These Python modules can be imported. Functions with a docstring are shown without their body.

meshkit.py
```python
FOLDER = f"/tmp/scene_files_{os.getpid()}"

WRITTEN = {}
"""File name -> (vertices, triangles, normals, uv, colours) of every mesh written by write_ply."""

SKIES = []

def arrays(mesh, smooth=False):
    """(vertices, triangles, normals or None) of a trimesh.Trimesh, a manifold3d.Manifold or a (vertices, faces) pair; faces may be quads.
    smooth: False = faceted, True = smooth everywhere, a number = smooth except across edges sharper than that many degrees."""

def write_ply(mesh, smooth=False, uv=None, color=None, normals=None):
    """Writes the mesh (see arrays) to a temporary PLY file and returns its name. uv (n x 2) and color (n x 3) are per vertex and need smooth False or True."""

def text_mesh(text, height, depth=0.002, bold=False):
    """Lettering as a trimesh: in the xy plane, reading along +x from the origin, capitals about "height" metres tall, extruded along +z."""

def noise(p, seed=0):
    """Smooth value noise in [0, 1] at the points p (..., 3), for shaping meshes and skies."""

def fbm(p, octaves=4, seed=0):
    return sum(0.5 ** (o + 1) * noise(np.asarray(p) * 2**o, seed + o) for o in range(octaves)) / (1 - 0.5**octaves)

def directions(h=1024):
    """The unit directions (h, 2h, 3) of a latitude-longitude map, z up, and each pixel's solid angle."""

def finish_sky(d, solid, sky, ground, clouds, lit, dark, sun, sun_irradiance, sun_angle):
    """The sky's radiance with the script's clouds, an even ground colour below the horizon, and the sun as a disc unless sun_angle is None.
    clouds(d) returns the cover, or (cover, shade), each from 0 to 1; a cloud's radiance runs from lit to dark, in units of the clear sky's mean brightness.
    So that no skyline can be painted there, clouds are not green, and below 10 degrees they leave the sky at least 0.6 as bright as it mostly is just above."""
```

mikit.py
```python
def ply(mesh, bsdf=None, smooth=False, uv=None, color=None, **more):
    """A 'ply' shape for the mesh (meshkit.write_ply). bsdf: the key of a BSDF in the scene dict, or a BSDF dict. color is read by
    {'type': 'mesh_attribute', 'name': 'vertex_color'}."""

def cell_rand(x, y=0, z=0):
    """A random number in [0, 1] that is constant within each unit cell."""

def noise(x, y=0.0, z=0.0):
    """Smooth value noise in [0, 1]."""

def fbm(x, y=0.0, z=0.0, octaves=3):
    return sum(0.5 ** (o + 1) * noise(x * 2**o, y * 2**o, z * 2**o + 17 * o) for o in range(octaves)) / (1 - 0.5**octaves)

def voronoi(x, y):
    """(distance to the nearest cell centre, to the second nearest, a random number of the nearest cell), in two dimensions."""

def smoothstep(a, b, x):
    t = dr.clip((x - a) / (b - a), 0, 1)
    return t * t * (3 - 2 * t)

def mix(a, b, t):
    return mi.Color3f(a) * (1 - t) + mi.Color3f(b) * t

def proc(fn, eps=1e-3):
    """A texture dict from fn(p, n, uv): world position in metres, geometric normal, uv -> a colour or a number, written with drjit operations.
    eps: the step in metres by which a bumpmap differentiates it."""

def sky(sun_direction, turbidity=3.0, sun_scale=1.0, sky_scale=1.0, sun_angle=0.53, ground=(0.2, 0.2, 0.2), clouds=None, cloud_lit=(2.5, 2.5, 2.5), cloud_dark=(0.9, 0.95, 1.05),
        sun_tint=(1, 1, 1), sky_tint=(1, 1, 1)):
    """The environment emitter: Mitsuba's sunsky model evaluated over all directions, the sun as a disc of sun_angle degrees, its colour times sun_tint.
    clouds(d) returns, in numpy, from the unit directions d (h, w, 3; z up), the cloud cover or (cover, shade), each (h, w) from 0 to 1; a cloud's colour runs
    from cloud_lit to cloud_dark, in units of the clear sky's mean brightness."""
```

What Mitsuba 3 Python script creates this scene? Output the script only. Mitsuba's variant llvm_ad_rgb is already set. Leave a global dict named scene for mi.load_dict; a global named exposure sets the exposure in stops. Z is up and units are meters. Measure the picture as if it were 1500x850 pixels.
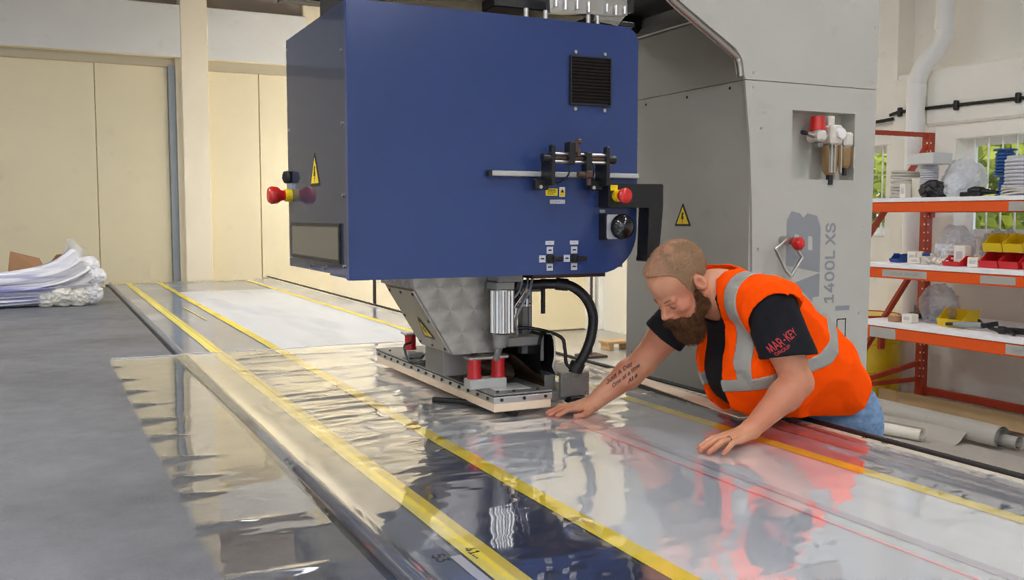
import math, numpy as np, trimesh, manifold3d as m3, mitsuba as mi, mikit, meshkit
import drjit as dr
from shapely.geometry import Polygon, box as sbox
from mikit import noise, fbm, smoothstep, mix, voronoi
T = mi.ScalarTransform4f
rng = np.random.default_rng(7)
scene, labels = {}, {}

# ------------------------------------------------------------------ camera, sky, sun, lamps, exposure
ZT = 0.985                                   # height of the table tops
CAM = np.array([0.0, 0.0, 1.75])
FWD = np.array([0.43972, 0.89484, -0.07691])
scene['camera'] = {'type': 'perspective', 'fov': 2 * math.degrees(math.atan(750 / 1400)), 'fov_axis': 'x', 'near_clip': 0.05,
                   'to_world': T().look_at(origin=CAM.tolist(), target=(CAM + FWD).tolist(), up=[0, 0, 1])}
exposure = 1.4

def cloud_cover(d):
    c = meshkit.fbm(d * np.array([3.0, 3.0, 6.0]), 4, 3)
    return np.clip((c - 0.35) * 3.0, 0, 1), np.clip((c - 0.6) * 2, 0, 1)
scene['sky'] = mikit.sky([-0.35, -0.45, 0.8], turbidity=4.0, sun_scale=0.6, sky_scale=3.0, clouds=cloud_cover, cloud_lit=(2.2, 2.2, 2.2), cloud_dark=(1.3, 1.33, 1.4))
LAMP_STRIP = (12.3, 12.4, 12.7)              # radiance of the ceiling strip lamps
LAMP_LOW = (24.0, 22.4, 19.2)                 # warm lamps over the far aisle
STRIP_AT = [(x, y) for x in (-4.2, -0.6, 3.6) for y in (-5.2, -2.0, 1.2, 4.4, 8.0)]

# ------------------------------------------------------------------ helpers
def key(base):
    used = lambda k: k in scene or k in labels or any(s.startswith(k + '__') for s in scene)
    if not used(base): return base
    n = 1
    while used(f'{base}_{n:03d}'): n += 1
    return f'{base}_{n:03d}'
def add(name, mesh, mat, parent=None, smooth=False, label=None, cat=None, group=None, kind=None, **kw):
    k = key(f'{parent}__{name}' if parent else name)
    if isinstance(mesh, list): mesh = cat_(*mesh)
    scene[k] = mikit.ply(mesh, mat, smooth, **kw)
    d = {a: b for a, b in (('label', label), ('category', cat), ('group', group), ('kind', kind)) if b}
    if d: labels[k] = d
    return k
def thing(name, label, cat=None, group=None, kind=None):
    k = key(name)
    labels[k] = {a: b for a, b in (('label', label), ('category', cat), ('group', group), ('kind', kind)) if b}
    return k
def struct(name, mesh, mat, smooth=False, label=None, parent=None):
    return add(name, mesh, mat, parent, smooth, label, None, None, None if parent else 'structure')
def tm(x):
    if isinstance(x, trimesh.Trimesh): return x
    if hasattr(x, 'to_mesh'):
        m = x.to_mesh(); return trimesh.Trimesh(np.array(m.vert_properties[:, :3]), np.array(m.tri_verts), process=False)
    return trimesh.Trimesh(np.asarray(x[0], float), np.asarray(x[1]), process=False)
def cat_(*ms): return trimesh.util.concatenate([tm(m) for m in ms])
def bx(x0, x1, y0, y1, z0, z1, c=0.0):
    lo, hi = np.minimum([x0, y0, z0], [x1, y1, z1]), np.maximum([x0, y0, z0], [x1, y1, z1])
    if c <= 0:
        m = trimesh.creation.box(hi - lo); m.apply_translation((lo + hi) / 2); return m
    c = min(c, (hi - lo).min() * .49); h = (hi - lo) / 2; P = []
    for s in np.array(np.meshgrid([-1, 1], [-1, 1], [-1, 1])).T.reshape(-1, 3):
        for k in range(3):
            q = h - c; q[k] = h[k]; P.append(s * q)
    m = trimesh.convex.convex_hull(np.array(P)); m.apply_translation((lo + hi) / 2); return m
def frame(d, hint=(0, 0, 1)):
    d = np.asarray(d, float); d = d / np.linalg.norm(d); h = np.asarray(hint, float)
    if abs(d @ h) > .95: h = np.array([1., 0, 0]) if abs(d[0]) < .9 else np.array([0, 1., 0])
    a = np.cross(h, d); a /= np.linalg.norm(a); return a, np.cross(d, a), d
def cyl(p0, p1, r, n=20, r1=None, cap=True):
    p0, p1 = np.asarray(p0, float), np.asarray(p1, float); a, b, d = frame(p1 - p0); r1 = r if r1 is None else r1
    t = np.arange(n) * 2 * np.pi / n; ring = np.cos(t)[:, None] * a + np.sin(t)[:, None] * b
    v = np.vstack([p0 + r * ring, p1 + r1 * ring, p0, p1]); i = np.arange(n); j = (i + 1) % n
    f = [np.c_[i, j, j + n], np.c_[i, j + n, i + n]]
    if cap: f += [np.c_[j, i, i * 0 + 2 * n], np.c_[i + n, j + n, i * 0 + 2 * n + 1]]
    return trimesh.Trimesh(v, np.vstack(f), process=False)
def bar(p0, p1, w, h, hint=(0, 0, 1)):
    p0, p1 = np.asarray(p0, float), np.asarray(p1, float); a, b, d = frame(p1 - p0, hint); L = np.linalg.norm(p1 - p0)
    m = trimesh.creation.box([w, h, L]); M = np.eye(4); M[:3, 0], M[:3, 1], M[:3, 2], M[:3, 3] = a, b, d, (p0 + p1) / 2
    m.apply_transform(M); return m
def spline(P, n=8):
    P = np.asarray(P, float); Q = np.vstack([2 * P[0] - P[1], P, 2 * P[-1] - P[-2]]); out = []
    for i in range(1, len(Q) - 2):
        for t in np.arange(n) / n:
            a, b, c, d = Q[i - 1:i + 3]
            out.append(.5 * (2 * b + (c - a) * t + (2 * a - 5 * b + 4 * c - d) * t * t + (3 * b - a - 3 * c + d) * t ** 3))
    return np.array(out + [P[-1]])
def tube(P, r, n=10):
    P = np.asarray(P, float); r = np.broadcast_to(np.asarray(r, float), (len(P),)); t = np.gradient(P, axis=0); t /= np.linalg.norm(t, axis=1, keepdims=True) + 1e-12
    a, _, _ = frame(t[0]); V = []; ang = np.arange(n) * 2 * np.pi / n
    for p, d, rr in zip(P, t, r):
        a = a - d * (a @ d); a /= np.linalg.norm(a); b = np.cross(d, a)
        V.append(p + rr * (np.cos(ang)[:, None] * a + np.sin(ang)[:, None] * b))
    V = np.vstack(V); m = len(P); i, j = np.meshgrid(np.arange(m - 1), np.arange(n), indexing='ij')
    q = np.stack([i * n + j, i * n + (j + 1) % n, (i + 1) * n + (j + 1) % n, (i + 1) * n + j], -1).reshape(-1, 4)
    V = np.vstack([V, P[0], P[-1]]); k = np.arange(n); e = (m - 1) * n
    f = np.vstack([q[:, [0, 1, 2]], q[:, [0, 2, 3]], np.c_[(k + 1) % n, k, k * 0 + m * n], np.c_[e + k, e + (k + 1) % n, k * 0 + m * n + 1]])
    return trimesh.Trimesh(V, f, process=False)
def lathe(prof, c=(0, 0, 0), n=28, axis=(0, 0, 1)):
    m = trimesh.creation.revolve(np.asarray(prof, float), sections=n); a, b, d = frame(axis)
    M = np.eye(4); M[:3, 0], M[:3, 1], M[:3, 2], M[:3, 3] = a, b, d, c; m.apply_transform(M); return m
def place(m, o, ex, ey):
    """local x, y, z -> ex, ey, ex x ey at o"""
    ex, ey = np.asarray(ex, float), np.asarray(ey, float); ex = ex / np.linalg.norm(ex); ez = np.cross(ex, ey); ez /= np.linalg.norm(ez); ey = np.cross(ez, ex)
    M = np.eye(4); M[:3, 0], M[:3, 1], M[:3, 2], M[:3, 3] = ex, ey, ez, o
    m = m.copy(); m.apply_transform(M); return m
def prism(poly, d):
    p = poly if hasattr(poly, 'exterior') else Polygon(poly)
    return trimesh.creation.extrude_polygon(p, d, engine='earcut')
def rrect(x0, x1, y0, y1, r): return sbox(x0 + r, y0 + r, x1 - r, y1 - r).buffer(r, quad_segs=8)
FRONT = dict(ex=(1, 0, 0), ey=(0, 0, 1))              # drawn in x, z and standing proud towards -y
def front(m, y): return place(m, (0, y, 0), **FRONT)
def side(m, x): return place(m, (x, 0, 0), (0, -1, 0), (0, 0, 1))   # local x = -y, z up, proud towards -x
def text(s, h, depth=.0008, bold=True): return meshkit.text_mesh(s, h, depth, bold)
def grid(P):
    """P (n, m, 3) -> sheet"""
    n, m = P.shape[:2]; i, j = np.meshgrid(np.arange(n - 1), np.arange(m - 1), indexing='ij')
    q = np.stack([i * m + j, (i + 1) * m + j, (i + 1) * m + j + 1, i * m + j + 1], -1).reshape(-1, 4)
    return trimesh.Trimesh(P.reshape(-1, 3), np.vstack([q[:, [0, 1, 2]], q[:, [0, 2, 3]]]), process=False)

# ------------------------------------------------------------------ materials
def pri(c, rough=.5, metal=0., spec=.5, **kw):
    if isinstance(c, (tuple, list)): c = {'type': 'rgb', 'value': list(c)}
    return {'type': 'twosided', 'bsdf': {'type': 'principled', 'base_color': c, 'roughness': rough, 'metallic': metal, 'specular': spec, **kw}}
def mat(name, *a, **k): scene['mat_' + name] = pri(*a, **k); return 'mat_' + name
def srgb(r, g, b):
    f = lambda v: (v / 255 / 12.92) if v < 10 else ((v / 255 + .055) / 1.055) ** 2.4
    return (f(r), f(g), f(b))
C3 = mi.Color3f
def dirty(base, amt=.12, sc=1.3, seed=0.):
    b = list(base)
    def fn(p, n, uv):
        t = fbm(p.x * sc + seed, p.y * sc, p.z * sc, 4); s = smoothstep(.68, .8, fbm(p.x * 5 * sc, p.y * 5 * sc + seed, p.z * 5 * sc, 3))
        return C3(*b) * (1 - amt * .8 + amt * 1.3 * t - s * amt * .5)
    return mikit.proc(fn)
M = {}
M['wall'] = mat('wall', dirty(srgb(240, 237, 228), .1), .7)
M['pillar'] = mat('pillar', dirty(srgb(248, 238, 214), .06), .6)
M['beam'] = mat('beam', dirty(srgb(228, 228, 225), .1), .65)
M['wall_cream'] = mat('wall_cream', dirty(srgb(232, 222, 196), .1), .6)
M['door_cream'] = mat('door_cream', dirty(srgb(234, 222, 188), .08, 1.0, 3.), .45)
M['frame_grey'] = mat('frame_grey', srgb(150, 158, 165), .45)
M['steel_dark'] = mat('steel_dark', srgb(70, 60, 55), .6)
M['roof'] = mat('roof', srgb(160, 150, 142), .7)
def floor_fn(p, n, uv):
    t = fbm(p.x * .7, p.y * .7, 0, 4); s = fbm(p.x * 9, p.y * 9, 1., 3)
    return C3(.30, .295, .285) * (.82 + .25 * t + .1 * s)
M['floor'] = mat('floor', mikit.proc(floor_fn), .22)
def left_fn(p, n, uv):
    t = fbm(p.x * 2.2, p.y * 2.2, 0, 5); s = fbm(p.x * 14, p.y * 14, 4., 3); w = noise(p.x * 180, p.y * 180)
    return C3(.122, .125, .137) * (.55 + .62 * t + .3 * s + .12 * w)
M['left_top'] = mat('left_top', mikit.proc(left_fn), .42, spec=.4)
def table_fn(p, n, uv):
    t = fbm(p.x * 1.7, p.y * 1.7, 0, 4); s = fbm(p.x * 16, p.y * 16, 4., 3)
    sm = smoothstep(.55, .75, fbm(p.x * 3.1 + 4, p.y * 1.3, 2., 4))
    return mix((.14, .16, .21), (.22, .24, .285), sm * .7 + s * .3) * (.85 + .3 * t)
M['table_top'] = mat('table_top', mikit.proc(table_fn), .09)
M['table_side'] = mat('table_side', srgb(190, 190, 186), .5)
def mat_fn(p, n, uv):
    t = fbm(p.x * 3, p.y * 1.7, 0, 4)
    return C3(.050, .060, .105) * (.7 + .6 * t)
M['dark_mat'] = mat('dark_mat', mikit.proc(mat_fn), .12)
def white_fn(p, n, uv):
    t = fbm(p.x * 2.0, p.y * 1.1, 0, 4); s = smoothstep(.5, .75, fbm(p.x * 5, p.y * .9, 7., 3))
    return mix((.65, .665, .685), (.49, .53, .59), s * .5) * (.86 + .2 * t)
M['white_pvc'] = mat('white_pvc', mikit.proc(white_fn), .35)
def tape_fn(p, n, uv):
    t = fbm(p.x * 6, p.y * 2.5, 0, 3)
    return mix((.80, .63, .035), (.62, .50, .07), smoothstep(.4, .7, t))
M['yellow_tape'] = mat('yellow_tape', mikit.proc(tape_fn), .3)
def tape2_fn(p, n, uv):
    t = fbm(p.x * 6, p.y * 2.5, 0, 3); b = smoothstep(.846, .862, p.x) * (1 - smoothstep(.866, .874, p.x)); c = smoothstep(.868, .878, p.x)
    return mix(mix((.70, .60, .14), (.86, .70, .06), b), (.62, .48, .05), c) * (.85 + .3 * t)
M['yellow_tape_wide'] = mat('yellow_tape_wide', mikit.proc(tape2_fn), .3)
M['rail_pale'] = mat('rail_pale', srgb(188, 178, 160), .4)
scene['mat_scrap'] = {'type': 'blendbsdf', 'weight': .35, 'a': {'type': 'thindielectric', 'int_ior': 1.6}, 'b': pri(srgb(205, 208, 216), .2)}
M['pale_tape'] = mat('pale_tape', srgb(222, 205, 120), .35)
M['pink_line'] = mat('pink_line', srgb(238, 160, 170), .4)
M['grey_line'] = mat('grey_line', srgb(186, 182, 192), .4)
M['ink'] = mat('ink', srgb(22, 22, 30), .5)
M['edge_bar'] = mat('edge_bar', srgb(96, 102, 116), .25, clearcoat=.6, clearcoat_gloss=.9)
M['rubber'] = mat('rubber', srgb(24, 22, 24), .5)
M['black'] = mat('black', srgb(22, 22, 24), .4)
M['black_gloss'] = mat('black_gloss', srgb(14, 14, 16), .1, clearcoat=1., clearcoat_gloss=.95)
def blue_fn(p, n, uv):
    t = fbm(p.x * 1.6, p.y, p.z * 1.2, 3)
    return mix((.026, .048, .155), (.034, .060, .175), t)
M['blue'] = mat('blue', mikit.proc(blue_fn), .2, spec=.5)
M['dark_panel'] = mat('dark_panel', srgb(60, 66, 84), .05, spec=.15)
M['grey_panel'] = mat('grey_panel', dirty(srgb(184, 182, 174), .1, 1.6, 9.), .42)
M['grey_inner'] = mat('grey_inner', dirty(srgb(174, 172, 164), .1, 1.6, 5.), .5)
M['steel'] = mat('steel', (.50, .48, .45), .32, 1.0)
M['steel_bright'] = mat('steel_bright', (.68, .67, .65), .25, 1.0)
M['alu'] = mat('alu', (.72, .71, .69), .35, 1.0)
M['alu_matte'] = mat('alu_matte', srgb(188, 188, 184), .45, .3)
M['zinc'] = mat('zinc', srgb(132, 132, 128), .4, .5)
def turned_fn(p, n, uv):
    u, v = (p.x + p.y) / .095, p.z / .085; row = dr.floor(v); u = u + .5 * (row - 2 * dr.floor(row / 2))
    du, dv = u - dr.floor(u) - .5, v - row - .5; r = dr.sqrt(du * du + dv * dv); a = dr.atan2(dv, du)
    return C3(.42, .40, .375) * (.70 + .24 * dr.square(dr.cos(a * 1.5 + .9)) * 1.5 + .16 * noise(r * 46, a * 3) + .10 * fbm(p.x * 9, p.y * 9, p.z * 9))
M['turned'] = mat('turned', mikit.proc(turned_fn), .34, .9)
M['red'] = mat('red', srgb(190, 22, 30), .3, clearcoat=.5)
M['red_knob'] = mat('red_knob', srgb(205, 30, 26), .25, clearcoat=.8)
M['yellow'] = mat('yellow', srgb(238, 205, 20), .35)
M['white'] = mat('white', srgb(235, 235, 232), .4)
M['label_grey'] = mat('label_grey', srgb(190, 190, 196), .45)
M['print_grey'] = mat('print_grey', srgb(140, 143, 148), .5)
M['wood_pale'] = mat('wood_pale', srgb(228, 205, 178), .5)
M['brown'] = mat('brown', srgb(72, 52, 42), .4)
M['blue_plastic'] = mat('blue_plastic', srgb(30, 78, 140), .35)
M['cream_plastic'] = mat('cream_plastic', srgb(214, 208, 196), .4)
M['amber'] = mat('amber', srgb(150, 120, 78), .15, spec=.7)
M['clear_plastic'] = 'mat_film'
scene['mat_film'] = {'type': 'thindielectric', 'int_ior': 1.55}
M['dark_pane'] = mat('dark_pane', srgb(92, 90, 84), .12)
scene['mat_pane'] = {'type': 'thindielectric', 'int_ior': 1.5}
# ------------------------------------------------------------------ the room
XL, XR, YF, YB, ZC = -8.0, 7.75, -8.0, 12.58, 6.2
struct('floor', bx(XL - .3, XR + .5, YF - .3, YB + .4, -.1, 0), M['floor'], label='shiny grey painted workshop floor')
M['door_shade'] = mat('door_shade', srgb(186, 176, 152), .5)
struct('wall_behind_doors', bx(XL, XR + .4, YB + .24, YB + .3, 0, 3.75), M['steel_dark'], label='dark void behind the door leaves')
# far wall with two deep door openings and a pillar between
dz = 3.71
wb = struct('wall_back', [bx(XL, 1.62, YB, YB + .3, dz, 4.2), bx(1.94, 3.2, YB + .02, YB + .3, dz, 4.2),
     bx(XL, -4.2, YB, YB + .3, 0, dz), bx(XL, 3.2, YB + .06, YB + .3, 4.2, 4.36)], M['wall_cream'], label='cream painted far wall with a pillar between two door openings')
struct('pillar', bx(1.62, 1.94, YB - .02, YB + .3, 0, 5.2, .006), M['pillar'], parent=wb)
struct('beam', bx(XL, 1.618, YB - .015, YB + .01, 3.712, 4.345, .004), M['beam'], parent=wb)
struct('beam', bx(1.942, 3.2, YB - .0, YB + .025, 3.712, 4.345, .004), M['beam'], parent=wb)
for k, (x0, x1) in enumerate([(-4.2, -2.45), (-2.45, -.7), (-.7, .634), (.634, 1.475)]):
    d = struct(f'door_{k+1}', bx(x0 + .003, x1 - .003, YB + .16, YB + .22, .02, 3.62, .006), M['door_cream'])
    labels[d]['label'] = ['cream sliding door leaf', 'cream sliding door leaf', 'wide cream door leaf left of the seam', 'cream door leaf beside the pillar'][k]
struct('trim_1', bx(1.475, 1.56, YB + .1, YB + .24, 0, 3.62, .005), M['frame_grey'], label='grey steel door jamb beside the pillar')
struct('trim_2', bx(1.56, 1.62, YB + .06, YB + .3, 0, 3.71), M['wall_cream'])
struct('trim_3', bx(-4.2, 1.62, YB + .12, YB + .26, 3.60, 3.715, .004), M['door_shade'], label='header rail above the cream doors')
struct('door_5', bx(1.94, 2.586, YB + .14, YB + .2, 0, 3.60, .004), M['door_cream'], label='cream panel right of the pillar')
struct('door_6', bx(2.596, 3.512, YB + .14, YB + .2, 0, 3.60, .004), M['door_cream'], label='cream panel behind the blue machine head')
struct('trim_4', bx(1.94, 3.52, YB + .1, YB + .26, 3.58, 3.715, .004), M['door_shade'])
wl = struct('wall_far_right', [bx(3.2, XR + .4, YB + .2, YB + .4, 0, 5.2), bx(3.2, 7.2, YB + .19, YB + .22, 0, 3.6)], M['wall_cream'], label='cream wall behind the machine column')
struct('door_7', bx(5.9, 7.50, YB + .12, YB + .19, .02, 3.5, .005), M['door_cream'], label='cream panel seen under the blue head')
for x0, x1 in ((7.50, 7.60), (7.66, 7.75)):
    struct('trim_5', bx(x0, x1, YB - .02, YB + .2, 0, 3.6, .01), M['white'])
# other walls: left, front with a large open gate behind the camera
struct('wall_left', bx(XL - .3, XL, YF, YB + .3, 0, 5.2), M['wall'], label='plain light wall left of the frame')
struct('wall_front', [bx(XL, -5.5, YF - .3, YF, 0, 5.2), bx(3.0, XR + .4, YF - .3, YF, 0, 5.2), bx(-5.5, 3.0, YF - .3, YF, 4.2, 5.2)], M['wall'], label='light wall behind the camera with an open gate')
# right wall: thick lower part, thinner upper part, two windows
ZS = 3.15
W = [(4.0, 6.30), (7.12, 8.6)]; wz0, wz1 = 1.57, 2.48
segs = [bx(XR, XR + .3, YF, 12.9, wz1, ZS, 0), bx(XR, XR + .3, YF, 12.9, 0, wz0), bx(XR, XR + .3, YF, W[0][0], wz0, wz1), bx(XR, XR + .3, W[0][1], W[1][0], wz0, wz1), bx(XR, XR + .3, W[1][1], 12.9, wz0, wz1),
        bx(XR + .2, XR + .4, YF, 12.9, ZS, 5.6), bx(XR - .02, XR + .2, 7.0, 7.62, wz1, 5.6)]
wr = struct('wall_right', segs, M['wall'], label='off-white right wall, thicker below a ledge')
struct('ledge', bx(XR - .05, XR + .02, 4.0, 6.62, 2.62, 3.15, .02), M['wall'], parent=wr)
struct('pilaster', bx(XR - .06, XR + .02, 6.62, 7.02, 0, 3.1, .02), M['wall'], parent=wr)
for k, (a, b) in enumerate(W):
    fr = [bx(XR + .16, XR + .22, a, b, wz0, wz0 + .06), bx(XR + .16, XR + .22, a, b, wz1 - .07, wz1), bx(XR + .16, XR + .22, a, a + .06, wz0, wz1), bx(XR + .16, XR + .22, b - .07, b, wz0, wz1), bx(XR + .17, XR + .21, (a + b) / 2 - .03, (a + b) / 2 + .03, wz0, wz1)]
    w = struct(f'window_{k+1}', fr, M['white'], label=['white framed window behind the orange rack', 'narrow white framed window beyond the drain pipe'][k])
    P = np.array([[[XR + .19, a, wz0], [XR + .19, b, wz0]], [[XR + .19, a, wz1], [XR + .19, b, wz1]]])
    struct('pane', grid(P), 'mat_pane', parent=w)
    for y in np.arange(a + .14, b - .1, .145): struct('bar', cyl((XR + .10, y, wz0), (XR + .10, y, wz1), .008, 8), M['white'], parent=w, smooth=40)
    struct('sill', bx(XR - .02, XR + .2, a, b, wz0 - .03, wz0 + .005, .008), M['white'], parent=w)
# roof: sheets, purlins and steel trusses
xs = np.array([XL - .3, -.1, XR + .5]); zs = np.array([5.15, 6.6, 5.15])
cl = struct('ceiling', [grid(np.array([[[xs[i], YF - .3, zs[i]], [xs[i], YB + .5, zs[i]]], [[xs[i + 1], YF - .3, zs[i + 1]], [xs[i + 1], YB + .5, zs[i + 1]]]])) for i in (0, 1)] + [bx(XL - .3, XR + .5, YB + .28, YB + .45, 4.2, 6.7)], M['roof'], label='brownish grey sheet roof')
for y in (11.3, 8.2, 5.0, 1.8, -1.4, -4.6):
    tr = [bar((XL, y, 4.95), (XR + .2, y, 4.95), .1, .12), bar((XL, y, 5.06), (-.1, y, 6.5), .1, .12), bar((-.1, y, 6.5), (XR + .2, y, 5.06), .1, .12)]
    for x in np.arange(-7, 7.4, 1.6):
        zt = 6.5 - abs(x + .1) * 1.44 / 7.9
        tr += [bar((x, y, 4.95), (x, y, zt), .06, .06), bar((x, y, 4.95), (x + .8, y, 6.5 - abs(x + .9) * 1.44 / 7.9), .05, .05)]
    struct('truss', tr, M['steel_dark'], parent=cl)
for x in (-6, -4, -2, 1.4, 3.2, 5.2, 7.0):
    z = 6.6 - abs(x + .1) * 1.45 / 8.1 - .09
    struct('purlin', bx(x - .05, x + .05, YF, YB + .3, z - .08, z + .06), M['steel_dark'], parent=cl)
# ceiling strip lamps
for i, (x, y) in enumerate(STRIP_AT):
    t = thing('strip_lamp', 'long white strip lamp hanging under the workshop roof', 'ceiling lamp', 'strip lamps under the roof')
    add('housing', bx(x - .17, x + .17, y - .95, y + .95, 4.80, 4.87, .01), M['white'], t)
    P = np.array([[[x - .15, y - .92, 4.796], [x - .15, y + .92, 4.796]], [[x + .15, y - .92, 4.796], [x + .15, y + .92, 4.796]]])
    k = add('diffuser', grid(P), M['white'], t); scene[k]['emitter'] = {'type': 'area', 'radiance': {'type': 'rgb', 'value': list(LAMP_STRIP)}}; scene[k]['flip_normals'] = True
for i, (x, y) in enumerate(((3.9, 10.3), (5.5, 10.3))):
    t = thing('work_lamp', ['standing work lamp with two warm tubes behind the blue head', 'standing work lamp with two warm tubes behind the column'][i], 'lamp', 'warm lamps behind the machine')
    for z in (2.7, 1.9):
        add('tray', bx(x - .7, x + .7, y - .14, y - .10, z - .07, z + .07, .005), M['white'], t)
        k = add('tube', tube([(x - .65, y, z), (x, y, z), (x + .65, y, z)], .035, 8), M['white'], t); scene[k]['emitter'] = {'type': 'area', 'radiance': {'type': 'rgb', 'value': list(LAMP_LOW)}}
        for dx in (-.66, .66): add('holder', bx(x + dx - .012, x + dx + .012, y - .10, y + .045, z - .012, z + .012), M['steel_dark'], t)
    for dx in (-.6, .6): add('stand', [cyl((x + dx, y - .12, 0.002), (x + dx, y - .12, 2.8), .018, 10), bx(x + dx - .15, x + dx + .15, y - .27, y + .03, 0.002, .03)], M['steel_dark'], t)
# outside: grass, shrubs and trees beyond the windows
def tree_fn(p, n, uv):
    t = fbm(p.x * 3, p.y * 3, p.z * 3, 3); return mix((.10, .20, .02), (.50, .55, .06), t)
M['leaf'] = mat('leaf', mikit.proc(tree_fn), .7)
M['bark'] = mat('bark', srgb(90, 76, 60), .8)
M['grass'] = mat('grass', srgb(96, 120, 60), .9)
struct('ground', bx(XR + .6, 40, -20, 40, -.3, -.1), M['grass'], label='green ground outside the windows')
for i, (x, y, s) in enumerate([(11.6, 6.6, 1.0), (12.2, 9.6, 1.05), (12.0, 12.6, 1.05), (12.5, 15.8, 1.1), (16.0, 11.0, 1.5), (16.5, 15.5, 1.5)]):
    t = thing('tree', 'yellow-green leafy tree outside the windows behind the rack', 'tree', 'trees outside the windows')
    add('trunk', cyl((x, y, -.15), (x, y, 1.4 * s), .09 * s, 10, .05 * s), M['bark'], t)
    n = 1100; d = rng.normal(size=(n, 3)); d /= np.linalg.norm(d, axis=1, keepdims=True)
    c = np.array([x, y, 2.0 * s]) + d * (rng.random((n, 1)) ** .4) * np.array([1.3, 1.3, 1.25]) * s
    a = rng.normal(size=(n, 3)); a /= np.linalg.norm(a, axis=1, keepdims=True); b = np.cross(a, d); b /= np.linalg.norm(b, axis=1, keepdims=True)
    q = .13 * s; V = np.stack([c - a * q, c + b * q * .5, c + a * q, c - b * q * .5], 1).reshape(-1, 3); k = np.arange(n) * 4
    add('foliage', trimesh.Trimesh(V, np.vstack([np.c_[k, k + 1, k + 2], np.c_[k, k + 2, k + 3]]), process=False), M['leaf'], t)
# drain pipe
dp = thing('drain_pipe', 'white plastic drain pipe with an offset bend on the right wall', 'pipe')
xp = XR - .16
add('pipe', tube(spline([(xp, 6.64, .02), (xp, 6.64, 1.2), (xp, 6.64, 2.9), (xp, 6.63, 3.05), (xp + .02, 6.56, 3.2), (xp + .06, 6.48, 3.3), (xp + .08, 6.40, 3.45), (xp + .08, 6.40, 3.7), (xp + .08, 6.40, 5.1)], 10), .085, 22), M['white'], dp, smooth=50)
for z, y, dx in ((2.95, 6.64, 0), (3.55, 6.40, .08)): add('collar', cyl((xp + dx, y, z - .05), (xp + dx, y, z + .05), .094, 24), M['white'], dp, smooth=40)
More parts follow.
